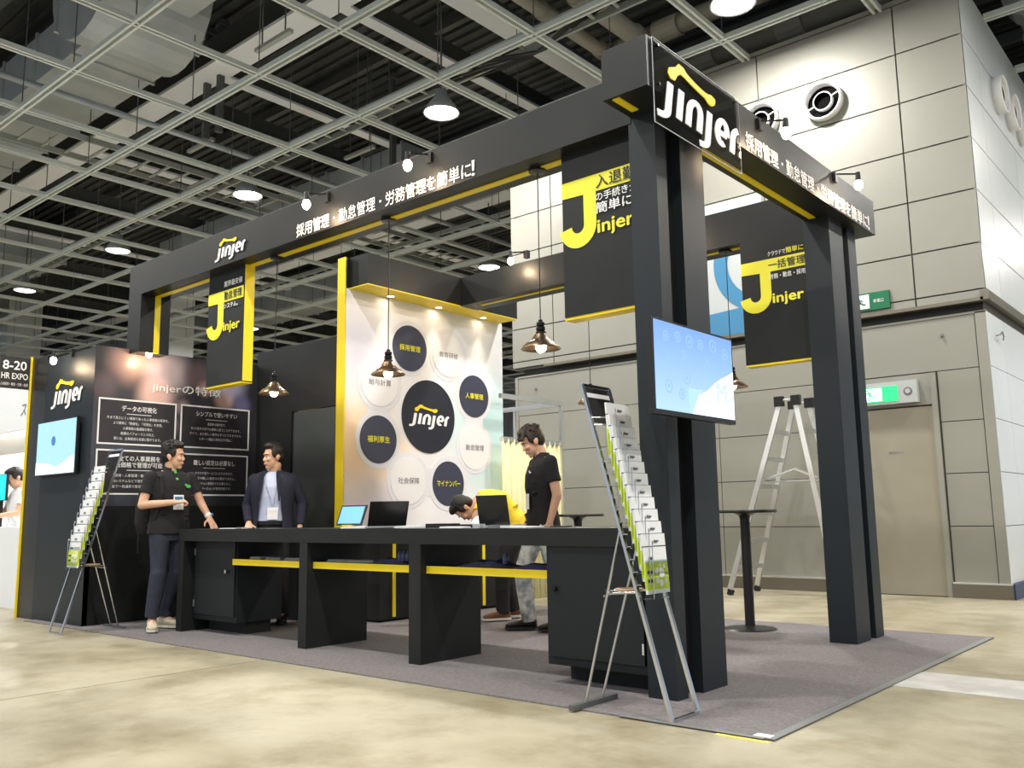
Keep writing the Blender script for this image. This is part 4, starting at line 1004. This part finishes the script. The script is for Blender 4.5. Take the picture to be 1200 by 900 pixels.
MB().bar((-4.83, 10.3, 1.36), (-4.38, 10.35, 1.50), .05, .02).build('spreader_bar', 'alu', t); MB().bar((-4.38, 10.35, 1.50), (-4.08, 10.3, 1.38), .05, .02).build('spreader_bar', 'alu', t)
MB().bar((-4.72, 10.42, 1.36), (-4.08, 10.42, 1.36), .16, .02).build('plank', 'alu', t)
t = thing('exhibition_scaffold', 'aluminium exhibition scaffold around the back room by the curtain', 'scaffold', (-7.3, 8.9, 0))
m = 'alu'
for (a, b) in (((-6.79, 8.9, 0), (-6.79, 8.9, 2.4)), ((-7.55, 8.9, 1.3), (-7.55, 8.9, 2.36)), ((-7.95, 8.9, 0), (-7.95, 8.9, 2.4)), ((-7.95, 7.99, 0), (-7.95, 7.99, 2.4))): MB().bar(a, b, .035, .035).build('upright', m, t)
for (a, b) in (((-7.95, 8.9, 2.385), (-6.79, 8.9, 2.385)), ((-6.79, 7.74, 2.385), (-6.79, 8.9, 2.385)), ((-7.95, 7.99, 2.385), (-7.95, 8.9, 2.385)), ((-6.80, 7.76, 1.88), (-6.80, 8.9, 1.88))): MB().bar(a, b, .04, .055).build('cross_rail', m, t)
t = thing('curtain', 'cream curtain closing the back room beside the white wall', 'curtain', (-6.79, 8.45, 0))
rn = random.Random(3); prof = []
for i in range(121):
    y = 7.76+i*1.14/120; prof.append((-6.79+.013*math.sin(i*.62+.8*math.sin(i*.11))+.006*math.sin(i*1.7), y))
vs = [(x, y, z) for z in (.02, 1.0, 1.885) for x, y in prof]; n = len(prof)
m = MB().add(vs, [(k*n+i, k*n+i+1, (k+1)*n+i+1, (k+1)*n+i) for k in range(2) for i in range(n-1)])
o = m.build('cloth', 'curtain', t, smooth=True); sm = o.modifiers.new('thick', 'SOLIDIFY'); sm.thickness = .004

# ---- neighbouring booth at the left edge
t = thing('neighbour_booth', 'bright white neighbouring booth with yellow edged post at the left edge', 'booth', (-11.5, 5, 0))
box('end_post', 'yellow', (-10.40, -10.38, 3.935, 3.955, 0, 2.82), t); box('end_wall', 'nbeige', (-10.43, -10.402, 3.96, 6.5, 0, 2.78), t)
box('dark_panel', 'black', (-10.38, -9.985, 3.957, 4.04, 0, 2.79), t)
box('number_plate', 'ink', (-10.39, -10.378, 3.62, 3.93, 2.45, 2.80), t)
box('header_board', 'nwhite', (-13.4, -10.62, 4.3, 4.36, 2.12, 2.78), t)
box('lower_header', 'nbeige', (-13.4, -10.5, 4.6, 4.66, 1.90, 2.16), t)
box('back_wall', 'nwhite', (-16.5, -10.5, 7.4, 7.45, 0, 2.8), t); box('side_wall', 'nwhite', (-16.5, -16.4, 4, 7.4, 0, 2.8), t)
box('white_desk', 'nwhite', (-13.2, -11.15, 4.3, 4.7, 0, .95), t)
m = MB().add([(-10.62, 4.1, 0), (-10.50, 4.1, 0), (-10.36-.1, 4.1, 1.5), (-10.50, 4.1, 1.5)], [(0, 1, 2, 3)]); m.add([(p[0], 4.13, p[2]) for p in m.v[:4]], [(3, 2, 1, 0)]); m.f += [(0, 4, 5, 1), (1, 5, 6, 2), (2, 6, 7, 3), (3, 7, 4, 0)]; m.mi += [0]*4
fit_text('8-20', (-10.3775, 3.65, 2.66), Y_, Z_, w=.24, h=.095, bold=.02, m='print', parent=t); fit_text('HR EXPO', (-10.3775, 3.64, 2.555), Y_, Z_, w=.27, h=.065, bold=.02, m='print', parent=t)
fit_text('人材採用・教育・労務・総務', (-10.3775, 3.635, 2.48), Y_, Z_, w=.28, h=.035, m='print', parent=t)
fit_text('スクエア', (-11.55, 4.297, 2.28), X_, Z_, w=.80, h=.16, m='greyb', parent=t, shear=.2)
lamp_light('AREA', (-12.5, 5.6, 2.75), 110, (.95, .98, 1.0), 2.0, name='booth_ceiling_light')
box('light_box', 'nwhite', (-13.5, -11.5, 4.7, 6.6, 2.78, 2.82), t)
t = thing('signboard', 'leaning white signboard at the left edge beside the yellow post', 'signboard', (-10.6, 4.0, 0)); m.build('board', 'nwhite', t)
t = thing('monitor', 'bright blue monitor in the neighbouring booth', 'monitor', (-12.5, 4.5, .95))
box('casing', 'black', (-12.75, -12.27, 4.45, 4.48, 1.28, 1.62), t); box('display', mat('cyan_screen', (.0, .3, .5), .3, emit=(.0, .45, .72), estr=1.1), (-12.74, -12.28, 4.445, 4.45, 1.29, 1.61), t); box('stand', 'black', (-12.56, -12.46, 4.46, 4.5, .95, 1.3), t)

# ================================================================== PEOPLE
def remesh(mb, voxel, smooth=2):
    """one continuous surface grown around overlapping solids"""
    me = bpy.data.meshes.new('tmp'); me.from_pydata([tuple(p) for p in mb.v], [], mb.f)
    bm = bmesh.new(); bm.from_mesh(me); bmesh.ops.recalc_face_normals(bm, faces=bm.faces); bm.to_mesh(me); bm.free()
    o = bpy.data.objects.new('tmp', me); COL.objects.link(o)
    r = o.modifiers.new('r', 'REMESH'); r.mode = 'VOXEL'; r.voxel_size = voxel
    if smooth: s = o.modifiers.new('s', 'SMOOTH'); s.iterations = smooth; s.factor = .5
    dg = bpy.context.evaluated_depsgraph_get(); dg.update()
    out = bpy.data.meshes.new_from_object(o.evaluated_get(dg)); bpy.data.objects.remove(o); bpy.data.meshes.remove(me)
    return out
def put(me, name, m, parent, label=None):
    me.materials.clear(); me.materials.append(M[m] if isinstance(m, str) else m)
    me.polygons.foreach_set('use_smooth', [True]*len(me.polygons))
    o = bpy.data.objects.new(name, me); COL.objects.link(o); o.parent = parent; ORG[o.name] = Vector((0, 0, 0))
    if label: o['label'] = label
    return o
V = Vector
def person(lab, loc, yaw, spine, J, head, outfit, scale=1.0, hair='short', vox=.0065, grp=None):
    """local frame: x to the person's right, y forward, z up. spine = [(template z, position, forward tilt deg)]"""
    t = thing('person', lab, 'person', loc, grp, yaw, True); t.scale = (scale,)*3
    def sp(z):
        for (z0, p0, a0), (z1, p1, a1) in zip(spine[:-1], spine[1:]):
            if z <= z1 or (z1, p1, a1) == spine[-1]:
                f = (z-z0)/(z1-z0); p = V(p0).lerp(V(p1), f); a = math.radians(a0+(a1-a0)*max(0, min(1, f))); return p, a
    def ring(z, hw, hd, yo=0, g=0.0):
        p, a = sp(z); fw = V((0, math.cos(a), -math.sin(a))); return (p+fw*yo, V((hw+g, 0, 0)), fw*(hd+g))
    TOR = [(.80, .165, .115, -.005), (.86, .178, .125, -.01), (.94, .172, .12, -.008), (1.02, .158, .108, .0), (1.10, .158, .108, .004), (1.20, .172, .118, .008), (1.30, .185, .122, .004), (1.37, .188, .108, -.004), (1.415, .165, .09, -.01), (1.445, .11, .072, -.012), (1.475, .062, .058, -.01)]
    tor = lambda z0, z1, g: [ring(z, hw, hd, yo, g) for (z, hw, hd, yo) in TOR if z0-.001 <= z <= z1+.001]
    # -------- body
    b = MB(); b.loft(tor(.86, 1.475, -.014), 24)
    hc = V(head[0]); hy, hp, hr = [math.radians(q) for q in head[1]]
    HR = (Matrix.Rotation(hy, 3, 'Z') @ Matrix.Rotation(-hp, 3, 'X') @ Matrix.Rotation(hr, 3, 'Y'))
    H = lambda p: hc+HR @ V(p)
    k = .97
    def he(c, r): b.ball(H(V(c)*k), V(r)*k, 18, 12, HR)
    np_, na = sp(1.44)
    b.cap(np_, H((0, -.025, -.075)), .062, .055, 16)
    he((0, -.012, .045), (.078, .098, .098)); he((0, .028, -.035), (.058, .066, .075)); he((0, .058, -.095), (.028, .026, .022)); he((0, .03, -.07), (.048, .05, .04))
    b.cap(H(V((0, .088, .012))*k), H(V((0, .101, -.022))*k), .008, .011, 8); he((.012, .096, -.026), (.008, .008, .006)); he((-.012, .096, -.026), (.008, .008, .006))
    he((0, .082, .038), (.05, .014, .012)); he((.035, .07, -.015), (.026, .024, .022)); he((-.035, .07, -.015), (.026, .024, .022))
    he((0, .087, -.055), (.022, .012, .007)); he((0, .085, -.066), (.019, .012, .007))
    for s in (-1, 1): he((s*.079, -.008, .0), (.010, .020, .032)); he((s*.083, -.014, .008), (.008, .022, .022))
    fingers = []
    for s, key in ((1, 'R'), (-1, 'L')):
        sh, el, wr, hd_, pn = [V(q) for q in J[key]]
        b.cap(sh, el, .050, .040, 14); b.cap(el, wr, .041, .027, 14)
        d = hd_.normalized(); pn = (pn-d*pn.dot(d)).normalized(); sd = d.cross(pn).normalized()*s   # sd: towards the thumb
        curl = J.get('curl'+key, 35)
        b.loft([(wr-d*.01, sd*.028, pn*.020), (wr+d*.03, sd*.036, pn*.017), (wr+d*.085, sd*.043, pn*.014), (wr+d*.10, sd*.040, pn*.010)], 14)
        for i, (o_, L_) in enumerate(((.032, .070), (.0105, .078), (-.0115, .072), (-.033, .056))):
            p = wr+d*.092+sd*o_; a = 0; dirv = (d+sd*o_*2.2).normalized()
            for seg, (fl, r0, r1) in enumerate(((.45, .0092, .0085), (.30, .0085, .0078), (.25, .0078, .0068))):
                a += math.radians(curl*(.6, 1.0, .7)[seg]); q = p+(dirv*math.cos(a)+pn*math.sin(a))*L_*fl; b.cap(p, q, r0, r1, 8); p = q
        p = wr+d*.03+sd*.03; q = p+(d*.55+sd*.75+pn*.35).normalized()*.045; b.cap(p, q, .013, .011, 8); b.cap(q, q+(d*.9+sd*.2+pn*.4).normalized()*.035, .011, .008, 8)
        hp_, kn, an, fd = [V(q) for q in J['leg'+key]]
        b.cap(hp_, kn, .065, .045, 12); b.cap(kn, an, .042, .034, 12); b.cap(an, an+V((fd.x*.1, fd.y*.1, -.045)), .034, .03, 10)
    put(remesh(b, vox, 2), 'body', outfit.get('skin', 'skin'), t)
    # -------- face
    for s in (-1, 1):
        e = MB().ball(H(V((s*.031, .0765, .012))*k), V((.0125, .010, .0055))*k, 12, 8, HR).build('eye', 'eyew', t, smooth=True)
        MB().ball(H(V((s*.031, .0850, .012))*k), V((.0060, .003, .0052))*k, 10, 6, HR).build('iris', 'ink', e, smooth=True)
        MB().cap(H(V((s*.016, .098, .036))*k), H(V((s*.048, .086, .038))*k), .0035, .0025, 6).build('eyebrow', 'hair', t)
    MB().ball(H(V((0, .0965, -.061))*k), V((.021, .006, .0045))*k, 12, 6, HR).build('lips', 'lip', t, smooth=True)
    # -------- hair
    h = MB(); hb = lambda c, r: h.ball(H(V(c)*k), V(r)*k, 18, 12, HR)
    hb((0, -.028, .068), (.087, .102, .092)); hb((0, -.06, .02), (.078, .066, .085)); hb((0, .03, .118), (.066, .066, .042))
    for s in (-1, 1): hb((s*.066, .005, .045), (.020, .045, .05))
    rnd = random.Random(hash(lab) % 1 + len(lab))
    for i in range(110 if hair != 'flat' else 70):
        th = rnd.uniform(0, 2*PI); ph = rnd.uniform(.05, 1.25); c0 = V((0, -.025, .06))
        d = V((math.sin(ph)*math.cos(th), math.sin(ph)*math.sin(th), math.cos(ph)))
        if d.y > .72: continue
        p0 = c0+V((d.x*.078, d.y*.095, d.z*.085)); p1 = p0+(d*(.5 if hair == 'flat' else .8)+V((rnd.uniform(-.4, .4), .45, .1))).normalized()*(.022 if hair == 'flat' else .034)
        h.cap(H(p0*k), H(p1*k), .012, .004, 6)
    if hair == 'fringe':
        for i in range(18):
            x = -.07+i*.0082; h.cap(H(V((x, .062, .105))*k), H(V((x*1.05-.008, .098, .052+.012*(i % 3)))*k), .013, .004, 6)
    put(remesh(h, .0062, 1), 'hair', outfit.get('hair', 'hair'), t)
    # -------- trousers and shoes
    tr = MB(); tr.loft([ring(z, hw, hd, yo, .002) for (z, hw, hd, yo) in TOR if z <= 1.0], 22)
    for s, key in ((1, 'R'), (-1, 'L')):
        hp_, kn, an, fd = [V(q) for q in J['leg'+key]]; an2 = an+V((0, 0, outfit.get('cuff', 0)))
        tr.cap(hp_+V((0, 0, -.03)), kn, .098, .068, 16); tr.cap(kn, kn.lerp(an2, .5), .076, .072, 16)
        dn = (an2-kn).normalized(); sx = V((1, 0, 0)); fy = dn.cross(sx).normalized()
        tr.loft([(kn.lerp(an2, .4), sx*.070, fy*.072), (an2+V((0, 0, .03)), sx*.060, fy*.066), (an2-V((0, 0, .025)), sx*.062, fy*.068)], 18)
        rr = random.Random(int(kn.x*1000))
        for i in range(9):    # folds of the cloth
            c = kn.lerp(an2, rr.uniform(.1, 1)); tr.ball(c+fy*rr.choice((-.045, .045)), (.05, .02, .012), 10, 6, Matrix.Rotation(rr.uniform(-.6, .6), 3, 'Y'))
    put(remesh(tr, .008, 2), 'trousers', outfit['trousers'], t)
    for s, key in ((1, 'R'), (-1, 'L')):
        hp_, kn, an, fd = [V(q) for q in J['leg'+key]]; fd = fd.normalized(); sx = V((fd.y, -fd.x, 0)); g = an.z-.085
        P = lambda f_, z: V((an.x, an.y, 0))+fd*f_+V((0, 0, g+z))
        m = MB(); m.loft([(P(-.07, .045), sx*.022, V((0, 0, .026))), (P(-.055, .055), sx*.036, V((0, 0, .042))), (P(-.01, .062), sx*.041, V((0, 0, .048))), (P(.06, .05), sx*.042, V((0, 0, .036))), (P(.12, .04), sx*.047, V((0, 0, .025))), (P(.17, .034), sx*.042, V((0, 0, .019))), (P(.195, .028), sx*.022, V((0, 0, .011)))], 16, ex=2.4)
        sh = m.build('shoe', outfit['shoe'], t, smooth=True)
        q = [(P(f_, 0)+sx*w) for f_, w in ((-.078, .02), (-.06, .04), (0, .044), (.06, .044), (.12, .05), (.17, .045), (.20, .02))] + [(P(f_, 0)-sx*w) for f_, w in ((.20, .02), (.17, .045), (.12, .05), (.06, .044), (0, .044), (-.06, .04), (-.078, .02))]
        MB().prism([(p.x, p.y) for p in q], (0, 0, g+.001), X_, Y_, (0, 0, .02)).build('sole', outfit['sole'], sh)
        if outfit.get('laces'):
            m = MB()
            for i in range(4): m.cyl(P(.03+i*.022, .094-i*.009)-sx*.02, P(.034+i*.022, .094-i*.009)+sx*.02, .0035, n=6)
            m.build('laces', 'sole', sh)
    # -------- top garment
    kind = outfit['kind']; tm = outfit['top']
    if kind in ('polo', 'tee'):
        g = MB(); bu = outfit.get('bulk', .015); g.loft([ring(z, hw, hd, yo, bu if z < 1.25 else .012) for (z, hw, hd, yo) in TOR if .859 <= z <= 1.446], 26)
        for key in 'RL':
            sh, el = V(J[key][0]), V(J[key][1]); e2 = sh.lerp(el, .60); d = (el-sh).normalized(); a = d.cross(V((0, 1, .01))).normalized(); c = d.cross(a)
            g.ball(sh, (.066, .062, .062), 14, 10)
            g.loft([(sh, a*.064, c*.060), (sh.lerp(el, .35), a*.062, c*.058), (e2, a*.066, c*.062)], 16)
        for i in range(14):
            rr = random.Random(i*7+len(lab)); z = rr.uniform(.9, 1.25); p, a = sp(z); fw = V((0, math.cos(a), -math.sin(a))); sg = rr.choice((-1, 1))
            g.ball(p+V((sg*rr.uniform(.02, .13), 0, 0))+fw*rr.choice((.105, -.095)), (.055, .018, .009), 10, 6, Matrix.Rotation(rr.uniform(-.8, .8), 3, 'Y'))
        put(remesh(g, .008, 2), 'shirt', tm, t)
        cz, ca = sp(1.455); fw = V((0, math.cos(ca), -math.sin(ca))); up = V((0, math.sin(ca), math.cos(ca)))
        if kind == 'polo':
            m = MB(); n = 22; ri = []; 
            for i in range(n+1):
                a = math.radians(112+316*i/n); r_ = V((math.cos(a)*.068, 0, 0))+fw*math.sin(a)*.062
                ri.append((cz+r_*.98+up*.035, cz+r_*1.0+up*.0, cz+r_*1.28-up*.012))
            for i in range(n): m.add([*ri[i], *ri[i+1]], [(0, 1, 4, 3), (0, 2, 5, 3)])
            m.build('collar', tm, t, fix=False)
            p2, a2 = sp(1.36); f2 = V((0, math.cos(a2), -math.sin(a2)))
            MB().add([cz+fw*.068+V((-.012, 0, 0)), cz+fw*.068+V((.012, 0, 0)), p2+f2*.121+V((.012, 0, 0)), p2+f2*.121+V((-.012, 0, 0))], [(0, 1, 2, 3)]).build('placket', outfit.get('placket', tm), t, fix=False)
    elif kind == 'suit':
        g = MB(); g.loft(tor(.90, 1.445, .004), 26); put(remesh(g, .009, 1), 'shirt', 'shirt', t)
        # jacket body: open shell
        n = 30; m = MB(); rows = []
        for (z, hw, hd, yo) in TOR[:-2]:
            if z < .8: continue
            op = {1: 26}.get(0, 14+max(0, 24-abs(z-1.0)*40) if z < 1.3 else 22-(z-1.3)*20)
            c, A, B = ring(z, hw, hd, yo, .030 if z < 1.40 else .020)
            rows.append([c+A*math.cos(math.radians(90+op+(360-2*op)*i/n))+B*math.sin(math.radians(90+op+(360-2*op)*i/n)) for i in range(n+1)])
        c, A, B = ring(1.45, .085, .068, -.014, .01); rows.append([c+A*math.cos(math.radians(90+26+308*i/n))+B*math.sin(math.radians(90+26+308*i/n)) for i in range(n+1)])
        m.add([p for r in rows for p in r], [(j*(n+1)+i, j*(n+1)+i+1, (j+1)*(n+1)+i+1, (j+1)*(n+1)+i) for j in range(len(rows)-1) for i in range(n)])
        o = m.build('jacket', tm, t, smooth=True); s_ = o.modifiers.new('t', 'SOLIDIFY'); s_.thickness = .008; s_.offset = 1
        g = MB()
        for key in 'RL':
            sh, el, wr = [V(q) for q in J[key][:3]]; g.ball(sh, (.070, .064, .062), 14, 10); g.cap(sh, el, .064, .056, 16); g.cap(el, el.lerp(wr, .55), .056, .048, 16)
            d = (wr-el).normalized(); a = d.cross(V((0, 1, .01))).normalized(); c = d.cross(a); g.loft([(el.lerp(wr, .5), a*.049, c*.049), (el.lerp(wr, .93), a*.041, c*.041)], 16)
            for i in range(6): g.ball(sh.lerp(el, .5+i*.12)+c*.03, (.05, .02, .012), 10, 6)
        put(remesh(g, .008, 2), 'jacket_sleeves', tm, t)
        for s in (-1, 1):      # lapels
            P_ = []
            for z, w0, w1 in ((1.44, .055, .088), (1.38, .058, .108), (1.34, .062, .118), (1.30, .068, .100), (1.16, .085, .098)):
                c, A, B = ring(z, .17, .128, .006, .022); P_.append((c+V((s*w0, 0, 0))+B.normalized()*(B.length*.985), c+V((s*w1, 0, 0))+B.normalized()*(B.length*.93+.004)))
            m = MB(); m.add([q for pr in P_ for q in pr], [(2*i, 2*i+1, 2*i+3, 2*i+2) for i in range(4)]); m.build('lapel', tm, t)
            c, A, B = ring(1.45, .07, .062, -.01); MB().add([c+V((s*.006, .064, .005)), c+V((s*.060, .03, .035)), c+V((s*.052, .062, -.03))], [(0, 1, 2)]).build('shirt_collar', 'shirt', t)
        c, A, B = ring(.955, .172, .12, -.006, .019); m = MB(); m.loft([(c-V((0, 0, .018)), A, B), (c+V((0, 0, .018)), A, B)], 24, caps=False); m.build('belt', 'leather', t, fix=False)
    # badge on a lanyard
    if 'badge' in outfit:
        bx, bz, w, h_ = outfit['badge']; p, a = sp(bz); fw = V((0, math.cos(a), -math.sin(a))); yq = p+fw*(.128+outfit.get('bulk', .012))+V((bx, 0, 0))
        u = V((1, 0, 0)); m = MB(); m.prism([(-w/2, -h_), (w/2, -h_), (w/2, 0), (-w/2, 0)], yq, u, (0, 0, 1), (0, -.003, 0)); bd = m.build('name_badge', 'print', t)
        MB().prism([(-w*.4, -h_*.35), (w*.4, -h_*.35), (w*.4, -h_*.12), (-w*.4, -h_*.12)], yq+V((0, .001, 0)), u, (0, 0, 1), (0, .001, 0)).build('badge_band', outfit.get('band', 'blue'), bd)
        m = MB()
        for s in (-1, 1):
            q, a_ = sp(1.44); q1, a1 = sp(1.30); f1 = V((0, math.cos(a1), -math.sin(a1)))
            m.tube([q+V((s*.066, .02, .01)), q1+V((s*.05+bx*.4, 0, 0))+f1*.134, yq+V((0, -.002, 0))], .0035, 5)
        m.build('lanyard', outfit.get('lan', 'black'), t)
    return t, sp
def facing(loc, phi):
    """yaw that turns a figure phi degrees to picture right of the direction to the camera"""
    S = V((-loc[0], -loc[1])).normalized(); R_ = V((-S.y, S.x)); d = S*math.cos(math.radians(phi))+R_*math.sin(math.radians(phi))
    return math.atan2(-d.x, d.y)
SPINE = [(.80, (0, -.005, .80), 0), (.94, (0, 0, .94), 0), (1.2, (0, .0, 1.20), 0), (1.44, (0, -.01, 1.44), 0)]
def legs(ra=(.11, -.02), la=(-.11, -.02), rf=(.15, 1, 0), lf=(-.15, 1, 0), rk=None, lk=None):
    return {'legR': ((.09, 0, .90), rk or (ra[0]*.9, ra[1]+.05, .50), (*ra, .095), rf), 'legL': ((-.09, 0, .90), lk or (la[0]*.9, la[1]+.05, .50), (*la, .095), lf)}

# man in black polo, left of the counter, one hand on the worktop, forearm across
l1 = (-7.97, 4.34, .008); y1 = facing(l1, 28)
J = {'R': ((.20, -.01, 1.385), (.275, .0, 1.13), (.08, .22, 1.15), (-.9, .35, .12), (.1, -.3, -1)), 'curlR': 75,
     'L': ((-.20, -.01, 1.385), (-.28, .05, 1.15), (-.29, .20, 1.005), (-.02, .62, -.62), (.1, -.6, -.5)), 'curlL': 14,
     **legs(ra=(.17, .07), la=(-.01, -.05), rf=(.45, 1, 0), lf=(-.45, 1, 0), rk=(.13, .08, .50), lk=(-.07, .04, .50))}
p_, sp_ = person('man in black polo shirt and dark jeans standing at the left end of the counter', l1, y1, SPINE, J, ((0, .03, 1.578), (38, 3, 4)), dict(kind='polo', top='polo', trousers='navy', shoe='cream', sole='sole', laces=1, cuff=.05, bulk=.024, badge=(.0, 1.22, .10, .135), placket='green', band='blue'), scale=1.005, hair='short')
m = MB(); m.ball((-.10, .137, 1.30), (.026, .006, .016), 10, 6); m.ball((-.075, .137, 1.315), (.014, .006, .010), 8, 5); m.build('green_emblem', 'green', p_)
m = MB(); m.cyl((-.287, .172, 1.035), (-.291, .19, 1.014), .033, .033, 16); w_ = m.build('wristwatch', 'print', p_); MB().cyl((-.311, .195, 1.03), (-.325, .20, 1.04), .016, n=12).build('watch_face', 'blue', w_)
bk = thing('backpack', 'black backpack worn by the man in the black polo', 'bag', (l1[0], l1[1], .9), None, y1, True)
m = MB(); m.loft([((.05, -.20, -.03), (.15, 0, 0), (0, .07, 0)), ((.05, -.22, .08), (.17, 0, 0), (0, .10, 0)), ((.05, -.21, .30), (.17, 0, 0), (0, .09, 0)), ((.05, -.18, .45), (.13, 0, 0), (0, .06, 0))], 20, ex=3); m.build('pack_body', 'blacktr', bk, smooth=True)
MB().tube([(.14, -.17, .42), (.15, -.05, .535), (.15, .10, .50), (.155, .135, .35), (.17, .05, .12), (.15, -.12, .05)], .016, 6).build('strap', 'blacktr', bk)
MB().tube([(.18, -.22, .0), (.20, -.20, -.10), (.185, -.22, -.20)], .008, 6).build('hanging_strap', 'blacktr', bk)

# suited man behind the counter
l2 = (-7.44, 5.11, .008); y2 = facing(l2, -12)
J = {'R': ((.175, -.01, 1.37), (.245, -.03, 1.12), (.20, .10, .95), (-.1, .55, -.45), (0, -.4, -.8)), 'curlR': 25,
     'L': ((-.175, -.01, 1.37), (-.275, -.06, 1.14), (-.27, .03, .91), (.05, .4, -.8), (.6, 0, -.2)), 'curlL': 25, **legs()}
person('man in navy suit and pale blue shirt standing behind the counter', l2, y2, SPINE, J, ((0, .03, 1.58), (-50, 3, 0)), dict(kind='suit', top='suit', trousers='blacktr', shoe='leather', sole='leather', badge=(-.03, 1.10, .10, .115), band='paper', lan='clear'), scale=1.0, hair='flat')

# man in bleached jeans behind the counter, looking down
l3 = (-4.93, 6.16, .008); y3 = facing(l3, -72)
J = {'R': ((.185, -.01, 1.40), (.215, .0, 1.13), (.20, .07, .90), (0, .2, -1), (-1, 0, 0)), 'curlR': 40,
     'L': ((-.185, -.02, 1.40), (-.225, -.06, 1.12), (-.20, .00, .90), (.05, .12, -1), (1, 0, 0)), 'curlL': 50,
     **legs(ra=(.12, .10), la=(-.08, -.12), rf=(.2, 1, 0), lf=(0, 1, 0))}
p_, sp_ = person('man in black polo and bleached jeans behind the counter, looking down', l3, y3, SPINE, J, ((0, .075, 1.575), (0, 26, 0)), dict(kind='polo', top='polo', trousers='jean', shoe='leather', sole='ink', badge=(-.03, 1.14, .09, .13), band='print', hair='hairb'), scale=1.03, hair='fringe')
m = MB(); m.ball((-.09, .128, 1.315), (.026, .005, .008), 10, 6); m.ball((-.075, .13, 1.325), (.012, .005, .010), 8, 5); m.build('white_emblem', 'print', p_)

# bending person in yellow
l4 = (-5.74, 6.67, .008); y4 = facing(l4, -80)
SB = [(.80, (0, -.05, .82), 8), (.94, (0, -.02, .94), 28), (1.2, (0, .10, 1.11), 64), (1.44, (0, .31, 1.13), 90)]
J = {'R': ((.17, .28, 1.11), (.18, .31, .95), (.15, .34, .79), (0, .1, -1), (-1, 0, 0)), 'curlR': 30,
     'L': ((-.17, .29, 1.11), (-.22, .37, .97), (-.19, .39, .80), (0, .1, -1), (1, 0, 0)), 'curlL': 30,
     'legR': ((.09, -.04, .86), (.10, .06, .48), (.10, -.04, .095), (.1, 1, 0)), 'legL': ((-.09, -.04, .86), (-.10, .10, .48), (-.10, .10, .095), (-.1, 1, 0))}
person('person in bright yellow shirt bending down over the counter area', l4, y4, SB, J, ((0, .44, 1.06), (0, 74, 0)), dict(kind='tee', top='ytee', trousers='blacktr', shoe='brown', sole='sole'), scale=1.0, hair='flat')
# hunched worker in the neighbouring booth
l5 = (-12.36, 4.66, 0); y5 = facing(l5, -70)
J = {'R': ((.185, -.01, 1.38), (.22, .10, 1.12), (.16, .33, 1.10), (0, 1, -.1), (0, 0, -1)), 'curlR': 20, 'L': ((-.185, -.01, 1.38), (-.22, .10, 1.12), (-.16, .33, 1.08), (0, 1, -.1), (0, 0, -1)), 'curlL': 20, **legs()}
person('person in white shirt working in the neighbouring booth at the left edge', l5, y5, SPINE, J, ((0, .07, 1.56), (0, 25, 0)), dict(kind='tee', top='paper', trousers='blacktr', shoe='leather', sole='leather'), scale=1.0, hair='flat', vox=.010)
